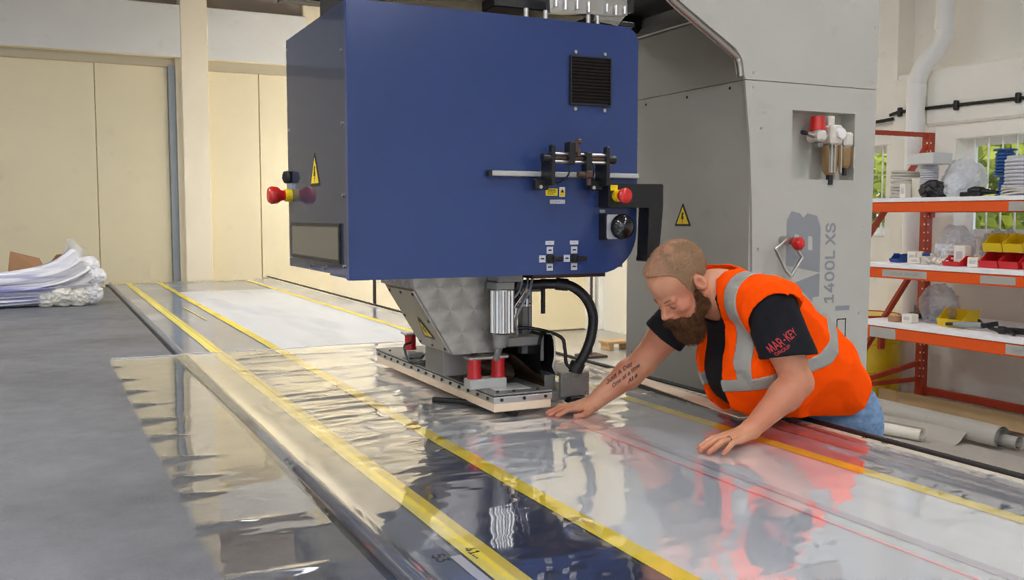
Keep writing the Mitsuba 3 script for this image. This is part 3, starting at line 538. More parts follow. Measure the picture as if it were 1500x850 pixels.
hood = [(1.765, 1.12), (1.762, 1.20), (1.768, 1.26), (1.785, 1.285), (1.808, 1.280), (1.820, 1.25), (1.822, 1.19), (1.815, 1.15), (1.83, 1.12)]
strip(hood, (3.33, 3.7, 4.1), 'black', 'black curved hood beside the strap')
add('hood_edge', tube(spline([(x + .003, 3.328, z) for x, z in hood[3:]], 6), .0035, 8), M['alu'], wm, smooth=60)
add('hood_back', bx(1.76, 1.83, 3.9, 3.92, 1.10, 1.28), M['black'], wm)
gb = add('side_electrode', bx(1.79, 1.945, 3.31, 4.2, 1.015, 1.05, .003), M['zinc'], wm, label='grey electrode holder beside the plate')
add('bracket_box', [bx(1.835, 1.965, 3.29, 3.315, 1.028, 1.128, .004), bx(1.835, 1.965, 3.30, 4.1, 1.112, 1.128, .003), bx(1.79, 1.84, 3.345, 4.1, 1.05, 1.115, .004)], M['zinc'], gb)
add('bolt', [cyl((x, 3.29, z), (x, 3.283, z), .006, 10) for x, z in ((1.85, 1.115), (1.90, 1.117), (1.95, 1.04), (1.955, 1.11))], M['steel'], gb)
add('foot', [bx(1.87, 1.94, 3.27, 3.33, 1.003, 1.03, .003)], M['black'], gb)
ho = add('hose', tube(spline([(1.72, 3.36, 1.478), (1.80, 3.34, 1.482), (1.88, 3.31, 1.475), (1.94, 3.29, 1.43), (1.972, 3.28, 1.36), (1.968, 3.28, 1.28), (1.945, 3.285, 1.21), (1.915, 3.30, 1.15), (1.905, 3.32, 1.12)], 8), .020, 14), M['black'], wm, smooth=60, label='thick black hose curving down')
for q in (cyl((1.83, 3.33, 1.482), (1.875, 3.312, 1.477), .025, 14), cyl((1.918, 3.298, 1.165), (1.905, 3.305, 1.13), .030, 14)): add('clamp', q, M['black'], ho, smooth=40)
add('fitting', cyl((1.70, 3.37, 1.478), (1.74, 3.355, 1.48), .019, 14), M['blue_plastic'], ho, smooth=40)
add('hose', tube(spline([(1.90, 3.30, 1.14), (1.87, 3.31, 1.16), (1.862, 3.31, 1.22), (1.85, 3.33, 1.27), (1.76, 3.4, 1.30), (1.66, 3.42, 1.30)], 8), .007, 8), M['black'], wm, smooth=60)
add('cable', tube(spline([(1.535, 4.2, 1.16), (1.49, 4.16, 1.15), (1.47, 4.05, 1.10), (1.49, 3.98, zt + .012), (1.53, 3.95, zt + .008)], 8), .006, 8), M['black'], wm, smooth=60)
# column
CY0, CY1 = 3.437, 4.46
pl = Polygon([(1.0, 2.86), (2.17, 2.86), (2.506, 2.663), (2.80, 2.494), (2.835, 2.45), (2.852, 2.368), (2.885, 2.10), (2.905, 1.8), (2.915, 1.49), (2.93, .9), (2.93, .02), (3.632, .02), (3.662, 2.36), (3.668, 3.3), (1.0, 3.3)])
up_, lo_ = pl.intersection(sbox(0, 2.364, 5, 4)), pl.intersection(sbox(0, 0, 5, 2.360))
lo_ = lo_.difference(sbox(3.134, 1.923, 3.524, 2.24))
cp = add('column_panel', front(prism(lo_, .012), CY0 + .012), M['grey_panel'], wm, label='light grey front panel of the column')
ap = add('arm_panel', front(prism(up_, .012), CY0 + .012), M['grey_panel'], wm, label='light grey upper panel reaching over the head')
add('shadow_gap', bx(2.9, 3.66, CY0 + .006, CY0 + .012, 2.355, 2.369), M['zinc'], wm)
screws(cp, [(x, CY0, z) for x, z in ((2.90, 2.33), (3.62, 2.33), (2.945, 1.6), (3.60, 1.7), (3.60, 1.45), (3.58, 2.05), (2.95, 2.15), (3.585, 1.28))], (0, -1, 0), .006, 'steel', .002)
screws(ap, [(2.90, CY0, 2.395), (3.635, CY0, 2.395), (3.64, CY0, 2.66)], (0, -1, 0), .006, 'steel', .002)
add('rim', tube(spline([(1.6, CY0 + .02, 2.845), (2.17, CY0 + .02, 2.845), (2.506, CY0 + .02, 2.648), (2.795, CY0 + .02, 2.478), (2.828, CY0 + .02, 2.44), (2.842, CY0 + .02, 2.378)], 6), .018, 10), M['steel'], wm, smooth=50, label='rounded metal rim under the arm edge')
add('recess', [bx(3.13, 3.53, CY0 + .09, CY0 + .1, 1.915, 2.245), bx(3.122, 3.134, CY0 + .012, CY0 + .1, 1.915, 2.245), bx(3.524, 3.536, CY0 + .012, CY0 + .1, 1.915, 2.245), bx(3.13, 3.53, CY0 + .012, CY0 + .1, 1.911, 1.923), bx(3.13, 3.53, CY0 + .012, CY0 + .1, 2.24, 2.252)], M['grey_panel'], wm)
add('inner_wall', [bx(2.90, 2.915, CY0 + .012, CY1, .02, 2.370), bx(2.90, 2.915, CY0 + .012, CY1, 2.373, 2.69)], M['grey_inner'], wm, label='warm grey inner wall of the throat')
screws(wm, [(2.90, y, z) for y, z in ((4.29, 2.34), (3.93, 2.34), (3.60, 2.345), (4.42, 1.62), (4.4, 1.0), (3.7, 1.0))], (-1, 0, 0), .007, 'black', .002)
add('inner_strip', bar((2.885, CY0 + .012, 2.715), (2.885, CY1, 2.715), .012, .055, (.55, 0, .83)), M['grey_panel'], wm)
add('column_body', [bx(2.92, 3.62, CY0 + .11, CY1 - .01, .02, 3.28)], M['grey_inner'], wm)
add('column_back', bx(2.90, 3.63, CY1 - .01, CY1, .02, 3.3), M['grey_panel'], wm)
add('column_side', bx(3.622, 3.632, CY0 + .012, CY1, .02, 3.3), M['grey_panel'], wm)
add('arm_body', [bx(1.0, 2.95, CY0 + .10, CY1 - .1, 2.80, 3.28), bx(1.2, 2.86, CY0 + .02, CY0 + .06, 2.70, 2.86), bx(1.0, 2.9, CY1 - .12, CY1, 2.72, 3.28)], M['black'], wm, label='dark steel arm above the head')
cg = add('carriage', [bx(1.55, 2.10, 3.30, 3.42, 2.535, 2.575, .004), bx(1.9, 2.12, 3.22, 3.40, 2.49, 2.51, .003), bx(1.1, 2.2, 3.35, 4.1, 2.58, 2.80)], M['black'], wm)
add('slide_plate', [bar((1.72, 3.2, 2.555), (2.06, 3.2, 2.575), .03, .10, (0, 0, 1)), trimesh.convex.convex_hull(np.array([(x, y, z) for x, z in ((1.93, 2.50), (2.04, 2.49), (2.075, 2.53), (1.95, 2.55)) for y in (3.22, 3.30)]))], M['steel_bright'], cg)
for k, x in enumerate((1.74, 1.78, 1.83, 1.88, 1.96, 2.0, 2.04)): add('bolt', cyl((x, 3.17, 2.555), (x, 3.17, 2.525 - .008 * (k % 2)), .008, 8), M['steel_bright'], cg)
for x in (1.6, 1.68, 1.9, 1.86): add('bolt', cyl((x, 3.14, 2.50), (x, 3.14, 2.47), .009, 8), M['steel'], cg)
warn_sign(wm, (2.899, 3.95, 1.705), (0, -1, 0), (0, 0, 1), .105)
# lettering on the column, reading upwards
UP = dict(ex=(0, 0, 1), ey=(-1, 0, 0))
def column_text(s, h, x, z, italic=.0, bold=True, sx=1.0):
    t = text(s, h, .0012, bold); t.apply_scale([sx, 1, 1]); v = t.vertices.copy(); v[:, 0] += italic * v[:, 1]; t.vertices = v
    return place(t, (x, CY0 - .0002, z), **UP)
def chunky(dx):      # wide slab letters F I A B as outlines, cap height 1
    F = Polygon([(0, 0), (.36, 0), (.36, .32), (.85, .32), (.85, .60), (.36, .60), (.36, .70), (1.0, .70), (1.0, 1), (0, 1)])
    I = sbox(0, 0, .38, 1)
    A = Polygon([(0, 0), (.42, 0), (.47, .2), (.78, .2), (.83, 0), (1.25, 0), (.88, 1), (.37, 1)]).difference(Polygon([(.53, .42), (.72, .42), (.625, .74)]))
    Bl = Polygon([(0, 0), (.86, 0), (1.05, .12), (1.05, .40), (.94, .52), (1.02, .64), (1.02, .88), (.84, 1), (0, 1)]).difference(sbox(.36, .20, .66, .38)).difference(sbox(.36, .62, .64, .80))
    out, x = [], 0.
    for g, w in ((F, 1.06), (I, .46), (A, 1.30), (Bl, 1.05)): out.append((g, x)); x += w
    return out, x
gl, tw = chunky(0)
hcap, scale = .20, .245
for g, x in gl:
    g2 = Polygon([(((p + x - tw) * scale + .18 * q * hcap), q * hcap) for p, q in g.exterior.coords], [[(((p + x - tw) * scale + .18 * q * hcap), q * hcap) for p, q in r.coords] for r in g.interiors]).buffer(.004)
    add('logo_letter', place(prism(g2, .0012), (3.318, CY0, 1.745), **UP), M['print_grey'], cp)
for ch, m in zip(('1400L XS',), ('print_grey',)):
    t = column_text(ch, .058, 3.415, 1.325); s = .385 / (t.bounds[1][2] - t.bounds[0][2]); v = t.vertices.copy(); v[:, 2] = 1.325 + (v[:, 2] - 1.325) * s; t.vertices = v
    add('lettering', t, M['print_grey'], cp, label='grey lettering 1400L XS')
add('scuff', [front(prism(rrect(3.43, 3.52, 1.295, 1.318, .004), .001), CY0)], M['print_grey'], cp)
add('panel_outline', front(prism(sbox(3.44, 1.16, 3.50, 1.255).difference(sbox(3.445, 1.165, 3.495, 1.25)), .001), CY0), M['ink'], cp)
# air service unit in the recess
au = add('air_unit', [bx(3.27, 3.325, CY0 - .03, CY0 + .06, 2.10, 2.155, .01), bx(3.345, 3.42, CY0 - .035, CY0 + .06, 2.085, 2.18, .01), bx(3.435, 3.495, CY0 - .03, CY0 + .06, 2.08, 2.15, .01), bx(3.36, 3.40, CY0 - .0, CY0 + .06, 2.17, 2.225, .005)], M['cream_plastic'], wm, label='cream air regulator with a red knob and two bowls')
add('red_cap', cyl((3.297, CY0 + .01, 2.155), (3.297, CY0 + .01, 2.218), .036, 22, .032), M['red_knob'], au, smooth=40)
add('inlet', [cyl((3.27, CY0, 2.13), (3.20, CY0 - .02, 2.135), .013, 14), cyl((3.325, CY0, 2.13), (3.345, CY0, 2.13), .02, 14), cyl((3.42, CY0, 2.12), (3.435, CY0, 2.12), .02, 14)], M['steel_bright'], au, smooth=40)
add('inlet_tip', cyl((3.20, CY0 - .02, 2.135), (3.17, CY0 - .028, 2.138), .011, 12), M['rubber'], au, smooth=40)
add('gauge', cyl((3.395, CY0 - .035, 2.14), (3.395, CY0 - .05, 2.14), .025, 20), M['white'], au, smooth=40)
add('drain', [bx(3.28, 3.31, CY0 - .02, CY0 + .02, 2.07, 2.10, .006)], M['zinc'], au)
add('bowl', lathe([(0, -.14), (.02, -.14), (.034, -.12), (.038, -.02), (.038, 0), (0, 0)], (3.375, CY0 + .005, 2.085), 22), M['amber'], au, smooth=40)
add('bowl', lathe([(0, -.10), (.018, -.10), (.03, -.085), (.034, -.02), (.034, 0), (0, 0)], (3.463, CY0 + .005, 2.08), 22), M['amber'], au, smooth=40)
for q in [bx(3.335 + .02 * k, 3.342 + .02 * k, CY0 - .045, CY0 - .03, 1.955, 2.085) for k in (0, 1, 3)] + [bx(3.485, 3.495, CY0 - .035, CY0 - .02, 1.98, 2.08)]: add('bowl_guard', q, M['steel_bright'], au)
add('nozzle', [cyl((3.375, CY0 + .005, 1.945), (3.375, CY0 + .005, 1.90), .016, 12), cyl((3.463, CY0, 1.98), (3.463, CY0, 1.945), .010, 10)], M['black'], au, smooth=40)
# red knob and bent bar handle on the column
bh = add('bar_handle', tube(np.array([(3.075, CY0 - .05, 1.645), (2.995, CY0 - .06, 1.60), (3.06, CY0 - .06, 1.50), (3.09, CY0 - .06, 1.475), (3.155, CY0 - .06, 1.56), (3.10, CY0 - .055, 1.635)])[[0, 1, 1, 2, 3, 3, 4, 4, 5]] + np.repeat([[0, 0, 0]], 9, 0) + np.linspace(0, 1e-4, 9)[:, None], .008, 10), M['steel_bright'], wm, smooth=60, label='bent steel bar handle')
add('hub', cyl((3.085, CY0, 1.64), (3.085, CY0 - .06, 1.64), .02, 16), M['steel'], bh, smooth=40)
add('knob', lathe([(0, 0), (.02, .0), (.03, .012), (.03, .035), (.02, .045), (0, .046)], (3.105, CY0 - .06, 1.625), 20, (.25, -1, 0)), M['red_knob'], bh, smooth=45)
# rail feet of the machine on the floor
add('foot_rail', bx(2.70, 3.6, 3.3, 4.6, 0, .10, .01), M['zinc'], wm)
# ------------------------------------------------------------------ the man: signed distance shapes meshed with surface nets
def nets(f, lo, hi, h, B=12):
    lo = np.asarray(lo, float); n = np.ceil((np.asarray(hi) - lo) / (h * B)).astype(int)
    bi = np.stack(np.meshgrid(*[np.arange(k) for k in n], indexing='ij'), -1).reshape(-1, 3)
    d = f(lo + (bi + .5) * B * h); bi = bi[np.abs(d) < B * h * 1.25]
    nd = np.stack(np.meshgrid(*[np.arange(B + 1)] * 3, indexing='ij'), -1).reshape(-1, 3)
    cells, verts, N = [], [], n * B + 1
    enc = lambda c: (c[..., 0] * N[1] + c[..., 1]) * N[2] + c[..., 2]
    corner = np.array([(a, b, c) for a in (0, 1) for b in (0, 1) for c in (0, 1)]); edges = [(i, j) for i in range(8) for j in range(i + 1, 8) if np.abs(corner[i] - corner[j]).sum() == 1]
    crossing = []
    for s in range(0, len(bi), 150):
        bb = bi[s:s + 150]; g = bb[:, None] * B + nd[None]
        v = f((lo + g.reshape(-1, 3) * h)).reshape(len(bb), B + 1, B + 1, B + 1)
        c8 = np.stack([v[:, a:B + a, b:B + b, c:B + c] for a, b, c in corner], -1); ins = (c8 < 0).sum(-1); act = (ins > 0) & (ins < 8)
        w = np.argwhere(act); vals = c8[act]; P, cnt = np.zeros((len(w), 3)), np.zeros((len(w), 1))
        for i, j in edges:
            a, b = vals[:, i], vals[:, j]; m = (a < 0) != (b < 0); t = np.where(m, a / np.where(m, a - b, 1), 0)
            P += np.where(m[:, None], corner[i] + t[:, None] * (corner[j] - corner[i]), 0); cnt += m[:, None]
        cell = bb[w[:, 0]] * B + w[:, 1:]
        verts.append(lo + (cell + P / cnt) * h); cells.append(cell)
        for ax in range(3):
            sl = [slice(None)] + [slice(0, B)] * 3; s2 = list(sl); s2[ax + 1] = slice(1, B + 1)
            a, b = v[tuple(sl)], v[tuple(s2)]; m = np.argwhere((a < 0) != (b < 0))
            crossing.append(np.c_[bb[m[:, 0]] * B + m[:, 1:], np.full(len(m), ax), a[tuple(m.T)] < 0])
    cells, verts, crossing = np.vstack(cells), np.vstack(verts), np.vstack(crossing)
    ids = enc(cells); o = np.argsort(ids); ids = ids[o]; F = []
    for ax in range(3):
        e = crossing[crossing[:, 3] == ax]; u, w = np.eye(3, dtype=int)[(ax + 1) % 3], np.eye(3, dtype=int)[(ax + 2) % 3]
        q, ok = [], np.ones(len(e), bool)
        for off in (0 * u, -u, -u - w, -w):
            k = enc(e[:, :3] + off); p = np.clip(np.searchsorted(ids, k), 0, len(ids) - 1); ok &= ids[p] == k; q.append(o[p])
        q = np.stack(q, 1)[ok]; fl = e[ok, 4] == 1; q = np.where(fl[:, None], q, q[:, ::-1])
        F += [q[:, [0, 2, 1]], q[:, [0, 3, 2]]]
    m = trimesh.Trimesh(verts, np.vstack(F), process=False)
    if m.volume < 0: m.invert()
    return m
def v3(*a): return np.array(a, float)
def smin(a, b, k): h = np.clip(.5 + .5 * (b - a) / k, 0, 1); return b + (a - b) * h - k * h * (1 - h)
def cap(p, a, b, ra, rb):
    a, b = np.asarray(a, float), np.asarray(b, float); ab = b - a; t = np.clip((p - a) @ ab / (ab @ ab), 0, 1)
    return np.linalg.norm(p - a - t[:, None] * ab, axis=1) - (ra + (rb - ra) * t)
def ell(p, c, r, R=None):
    q = p - np.asarray(c, float)
    if R is not None: q = q @ R.T
    r = np.asarray(r, float); k0 = np.linalg.norm(q / r, axis=1); k1 = np.linalg.norm(q / r ** 2, axis=1) + 1e-9
    return k0 * (k0 - 1) / k1
def many(p, ds, k):
    d = ds[0]
    for e in ds[1:]: d = smin(d, e, k)
    return d
def near(p, c, r, fn, d, k):
    m = np.linalg.norm(p - c, axis=1) < r
    if m.any(): d = d.copy(); d[m] = smin(d[m], fn(p[m]), k)
    return d
YC = 2.79
Hh, Nn = v3(2.735, YC, 1.035), v3(2.215, YC, 1.478)
ax_t = (Nn - Hh) / np.linalg.norm(Nn - Hh); ax_n = v3(-ax_t[2] * -1, 0, 0); ax_n = v3(ax_t[2], 0, -ax_t[0])
tt = [-.12, 0, .2, .35, .5, .60, .68]
def torso_at(p, grow=0., loose=0.):
    q = p - Hh; t, n, y = q @ ax_t, q @ ax_n, q[:, 1]; tc = np.clip(t, -.12, .68)
    w = np.interp(tc, tt, [.13, .165, .20, .20, .195, .14, .075]) + grow + loose * np.interp(tc, [-.1, .3, .6], [1, .7, .2])
    d = np.interp(tc, tt, [.07, .115, .175, .175, .145, .105, .07]) + grow + loose * np.interp(tc, [-.1, .3, .6], [.8, .8, .3])
    o = np.interp(tc, tt, [.01, .01, .0, .0, .0, .01, .015])
    k = np.sqrt((y / w) ** 2 + ((n - o) / d) ** 2 + 1e-9); s = (k - 1) * np.minimum(w, d)
    return np.sqrt(np.maximum(s, 0) ** 2 + (t - tc) ** 2) + np.minimum(s, 0), t, n, y
LS, LE, LW = v3(2.265, 2.575, 1.435), v3(2.335, 2.505, 1.175), v3(2.125, 2.495, 1.035)
RS, RE, RW = v3(2.235, 3.01, 1.395), v3(2.10, 3.115, 1.175), v3(1.895, 3.14, 1.032)
HO = v3(2.05, 2.79, 1.512); PIT = math.radians(38)
hf, hu, hl = v3(-math.cos(PIT), 0, -math.sin(PIT)), v3(-math.sin(PIT), 0, math.cos(PIT)), v3(0, -1, 0)
YAW = math.radians(4); hf, hl = hf * math.cos(YAW) + hl * math.sin(YAW), hl * math.cos(YAW) - hf * math.sin(YAW)
HR = np.stack([hf, hl, hu])
def hp_(f, l, u): return HO + f * hf + l * hl + u * hu
def head_local(q):
    q = q * np.array([1, 1, 1]); s = q.copy(); s[:, 1] = np.abs(s[:, 1])
    c = ell(q, (-.006, 0, .055), (.115, .084, .099))
    c = smin(c, ell(q, (.035, 0, .05), (.076, .074, .078)), .03)
    face = ell(q, (.045, 0, -.045), (.072, .067, .095)); d = smin(c, face, .03)
    d = smin(d, cap(s, (.0, .062, -.05), (.075, .024, -.112), .022, .024), .025)
    d = smin(d, ell(q, (.088, 0, -.118), (.03, .032, .028)), .02)
    d = smin(d, cap(s, (.100, .046, .004), (.110, .014, .001), .011, .011), .012)
    d = smin(d, ell(s, (.078, .05, -.035), (.026, .02, .02)), .02)
    sock = ell(s, (.119, .034, -.015), (.017, .019, .0125)); d = -smin(-d, sock, .008)
    d = smin(d, cap(q, (.112, 0, -.002), (.137, 0, -.043), .0085, .0125), .012)
    d = smin(d, ell(s, (.123, .014, -.050), (.012, .009, .009)), .007)
    d = smin(d, ell(q, (.112, 0, -.075), (.016, .03, .018)), .012)
    a = math.radians(-18); R = np.array([[math.cos(a), 0, math.sin(a)], [0, 1, 0], [-math.sin(a), 0, math.cos(a)]])
    ear = ell(s, (-.008, .090, -.002), (.0235, .0130, .037), R); ear = np.maximum(ear, -ell(s, (-.001, .101, .002), (.0125, .011, .022), R)); ear = np.maximum(ear, -ell(s, (-.014, .110, .004), (.026, .0105, .040), R) - .0)
    ear = smin(ear, ell(s, (.008, .084, -.010), (.008, .008, .010)), .004)
    return smin(d, ear, .007)
def hand_joints(W, K, tips, thumb, z):
    J = []
    for k, t in zip(K, tips):
        k, t = np.array([*k, z + .019]), np.array([*t, z]); a = k + (t - k) * .47 + v3(0, 0, .010); b = k + (t - k) * .78 + v3(0, 0, .003); J.append((k, a, b, t))
    return J
zf = ZT + .0155
JL = hand_joints(LW, [(2.024, 2.508), (2.016, 2.482), (2.018, 2.458), (2.030, 2.436)], [(1.892, 2.476), (1.874, 2.443), (1.882, 2.410), (1.918, 2.380)], None, zf)
JR = hand_joints(RW, [(1.812, 3.110), (1.806, 3.134), (1.808, 3.157), (1.818, 3.178)], [(1.722, 3.118), (1.706, 3.148), (1.714, 3.180), (1.745, 3.206)], None, zf)
TL = [v3(2.09, 2.522, 1.018), v3(2.045, 2.548, zf + .006), v3(2.005, 2.556, zf), v3(1.978, 2.548, zf)]
TR = [v3(1.865, 3.115, 1.018), v3(1.838, 3.088, zf + .006), v3(1.805, 3.075, zf), v3(1.778, 3.078, zf)]
FR = [.0098, .0102, .0099, .0088]
def hand_sdf(p, W, J, Th):
    palm = [cap(p, W + v3(-.008, 0, -.004), j[0], .021, .0135) for j in J]; d = many(p, palm, .016)
    d = smin(d, cap(p, W, (J[1][0] + J[2][0]) / 2 + v3(.03, 0, -.004), .026, .018), .02)
    for j, r in zip(J, FR):
        e = np.minimum(np.minimum(cap(p, j[0], j[1], r * 1.18, r), cap(p, j[1], j[2], r * 1.03, r * .93)), cap(p, j[2], j[3], r * .93, r * .82)); e = smin(e, e, .001); d = smin(d, e, .006)
    e = np.minimum(np.minimum(cap(p, Th[0], Th[1], .016, .0125), cap(p, Th[1], Th[2], .0118, .0108)), cap(p, Th[2], Th[3], .0108, .009))
    return smin(d, e, .012)
def arm(p, A, B, W, big=1.09):
    m = B + (W - B) * .28
    return many(p, [cap(p, A, A + (B - A) * .5, .066 * big, .058 * big), cap(p, A + (B - A) * .5, B, .058 * big, .047 * big), cap(p, B, m, .047 * big, .050 * big), cap(p, m, W, .050 * big, .030 * big)], .02)
def body_sdf(p):
    d, t, n, y = torso_at(p)
    d = smin(d, cap(p, Nn + v3(.0, 0, -.01), LS, .07, .075), .05); d = smin(d, cap(p, Nn + v3(.0, 0, -.01), RS, .07, .075), .05)
    d = smin(d, cap(p, hp_(-.03, 0, -.045), Nn + v3(.01, 0, -.01), .064, .075), .04)
    d = near(p, (LS + LW) / 2, .42, lambda q: arm(q, LS, LE, LW), d, .03); d = near(p, (RS + RW) / 2, .42, lambda q: arm(q, RS, RE, RW), d, .03)
    d = near(p, HO, .27, lambda q: head_local((q - HO) @ HR.T), d, .03)
    d = near(p, (LW + JL[1][3]) / 2, .2, lambda q: hand_sdf(q, LW, JL, TL), d, .012); d = near(p, (RW + JR[1][3]) / 2, .2, lambda q: hand_sdf(q, RW, JR, TR), d, .012)
    return np.maximum(d, (ZT + .0075) + .026 * np.clip((p[:, 0] - 2.16) / .05, 0, 1) - p[:, 2])
def skin_fn(p, n, uv):
    t = fbm(p.x * 22, p.y * 22, p.z * 22, 3); r = fbm(p.x * 7, p.y * 7, p.z * 7, 2)
    return mix((.58, .27, .155), (.51, .19, .11), smoothstep(.35, .75, r)) * (.92 + .16 * t)
M['skin'] = mat('skin', mikit.proc(skin_fn), .48, spec=.4)
def hair_fn(p, n, uv):
    q = (p.x - float(HO[0])) * float(hu[0]) + (p.z - float(HO[2])) * float(hu[2]); t = noise(p.x * 260, p.y * 420, p.z * 160); g = fbm(p.x * 28, p.y * 28, p.z * 28, 3)
    thin = smoothstep(.095, .15, q) * smoothstep(.38, .62, g)
    return mix(mix((.15, .095, .05), (.32, .205, .11), t * .6 + g * .5), (.52, .26, .17), dr.maximum(thin * .5 + .12, smoothstep(.02, .09, (p.x - float(HO[0])) * -.788 + (p.z - float(HO[2])) * -.616) * .55))
M['hair'] = mat('hair', mikit.proc(hair_fn), .7, spec=.15)
def beard_fn(p, n, uv):
    t = noise(p.x * 300, p.y * 300, p.z * 90); g = fbm(p.x * 40, p.y * 40, p.z * 40, 3)
    return mix((.024, .010, .005), (.135, .058, .026), t * .5 + g * .6)
M['beard'] = mat('beard', mikit.proc(beard_fn), .7, spec=.1)
def cloth_fn(base, amt):
    def fn(p, n, uv): return C3(*base) * (1 - amt + 2 * amt * fbm(p.x * 60, p.y * 60, p.z * 60, 2))
    return mikit.proc(fn)
M['tshirt'] = mat('tshirt', cloth_fn((.0085, .0085, .012), .2), .85, spec=.25, sheen=.25)
M['vest'] = mat('vest', cloth_fn((1.0, .085, .002), .04), .8, spec=.05)
M['reflective'] = mat('reflective', srgb(158, 156, 150), .42, .25)
M['denim'] = mat('denim', cloth_fn((.16, .26, .42), .4), .9)
M['shirt_print'] = mat('shirt_print', srgb(178, 50, 56), .7)
M['eye'] = mat('eye', srgb(225, 215, 210), .15)
M['brow'] = mat('brow', srgb(128, 92, 62), .8)
M['lip'] = mat('lip', srgb(176, 100, 88), .4)
man = thing('person', 'bearded man in an orange hi-vis vest leaning over the table, both hands flat', 'person')
bd = add('body', nets(body_sdf, (1.66, 2.28, .97), (2.98, 3.32, 1.72), .0036), M['skin'], man, True, label='bare forearms, hands, neck and face')
Lq = lambda p: (p - HO) @ HR.T
def hair_sdf(p):
    q = Lq(p); base = np.minimum(ell(q, (-.006, 0, .055), (.115, .084, .099)), ell(q, (.035, 0, .05), (.076, .074, .078)) + .002)
    base = smin(ell(q, (-.006, 0, .055), (.115, .084, .099)), ell(q, (.035, 0, .05), (.076, .074, .078)), .03)
    nz = meshkit.fbm(q * np.array([60, 120, 60]), 2, 4) - .5
    lift = .0045 + .004 * np.clip((q[:, 0] - .04) / .06, 0, 1) * np.clip((q[:, 2] - .08) / .05, 0, 1) * 2
    d = base - lift - .003 * nz
    g = np.interp(q[:, 0] + .008 * nz, [-.14, -.10, -.055, -.035, -.02, .012, .018, .034, .046, .060, .075, .11], [-.055, -.058, -.052, -.01, .036, .036, -.028, -.028, .03, .078, .100, .116])
    return np.maximum(d, (g + .006 * nz - q[:, 2]) * .7)
hr_ = add('hair', hm := nets(hair_sdf, HO - .2, HO + .2, .0035), M['hair'], man, True, label='short thinning fair hair')
def beard_sdf(p):
    q = Lq(p); s = q.copy(); s[:, 1] = np.abs(s[:, 1])
    d = ell(q, (.078, 0, -.140), (.054, .056, .066))
    d = smin(d, cap(s, (.020, .076, -.028), (.020, .066, -.075), .012, .021), .02)
    d = smin(d, cap(s, (.020, .064, -.078), (.075, .036, -.115), .022, .03), .025)
    d = smin(d, cap(s, (.128, .004, -.066), (.112, .034, -.088), .009, .012), .012)
    d = smin(d, cap(s, (.110, .036, -.086), (.09, .040, -.12), .013, .02), .015)
    d = np.maximum(d, -ell(q, (.128, 0, -.083), (.012, .019, .0055)))
    nz = meshkit.fbm(np.stack([s[:, 0] * 70, s[:, 1] * 140, q[:, 2] * 40], -1), 3, 8) - .5
    return d - .012 * nz
br_ = add('beard', bm := nets(beard_sdf, HO - .24, HO + .2, .0035), M['beard'], man, True, label='full brown beard and moustache')
def strands(m, n, L, flow, lift, r, seed, keep=None):
    P, fi = trimesh.sample.sample_surface(m, n, seed=seed); nn = m.face_normals[fi]; g = np.random.default_rng(seed)
    if keep is not None: k = keep(Lq(P), nn @ HR.T); P, nn = P[k], nn[k]
    q = Lq(P); d = np.array([flow(a) for a in q]) @ HR; d = d + g.normal(size=P.shape) * .22; d -= nn * np.einsum('ij,ij->i', d, nn)[:, None]; d /= np.linalg.norm(d, axis=1, keepdims=True)
    l = L * (.6 + .8 * g.random((len(P), 1))); s = np.cross(d, nn); rr = r * (.7 + .6 * g.random((len(P), 1)))
    A = P - nn * .0012; B = P + d * l * .5 + nn * l * lift; E = P + d * l + nn * l * lift * .6
    V = np.stack([A - s * rr, A + s * rr, A + nn * rr, B - s * rr * .8, B + s * rr * .8, B + nn * rr * .9, E], 1).reshape(-1, 3); k = np.arange(len(P))[:, None] * 7
    F = np.vstack([k + np.array(f) for f in ((0, 1, 4), (0, 4, 3), (1, 2, 5), (1, 5, 4), (2, 0, 3), (2, 3, 5), (3, 4, 6), (4, 5, 6), (5, 3, 6))]); return trimesh.Trimesh(V, F, process=False)
add('strands', strands(bm, 5200, .020, lambda q: (.25, .35 * np.sign(q[1]) * (abs(q[1]) < .03), -1.0), .22, .0006, 5), M['beard'], br_, kind='stuff')
add('strands', strands(hm, 6500, .011, lambda q: (-.9 if q[2] > .03 else -.3, 0, .0 if q[2] > .03 else -.9), .28, .00045, 6), M['hair'], hr_, kind='stuff')
for sgn in (1, -1):
    e = hp_(.0985, .034 * sgn, -.0155)
    ey_ = add('eye', trimesh.creation.icosphere(3, .0125).apply_translation(e), M['eye'], man, True)
    add('iris', lathe([(0, 0), (.0055, 0), (.0045, .0012), (0, .0015)], e + hf * .0115 - hu * .0045, 14, hf * .93 - hu * .36), M['ink'], ey_, smooth=True)
    lid = trimesh.creation.icosphere(4, .0140); v = lid.vertices; keep = (v[lid.faces].mean(1) @ np.array([.25, 0, 1.0]) > -.0065); lid = trimesh.Trimesh(v, lid.faces[keep], process=False)
    lid.vertices = e + lid.vertices @ HR; add('eyelid', lid, M['skin'], ey_, True)
    az = np.radians(np.linspace(-55, 55, 9)); xx = np.cos(az); add('eyelash', tube(e + (np.stack([xx * .0126, np.sin(az) * .0126 * sgn, -.0072 + 0 * xx - .0 * xx], -1) * 1.04) @ HR, .0008, 6), M['ink'], ey_, True)
    P = spline([hp_(.098, .055 * sgn, .006), hp_(.110, .042 * sgn, .012), hp_(.118, .020 * sgn, .007)], 6)
    add('eyebrow', tube(P, np.linspace(.0022, .0034, len(P)), 8), M['brow'], man, True)
add('lip', nets(lambda p: cap(Lq(p) * np.array([1, .5, 1]), (.118, -.007, -.085), (.118, .007, -.085), .006, .006), hp_(.118, 0, -.085) - .04, hp_(.118, 0, -.085) + .04, .003), M['lip'], man, True)
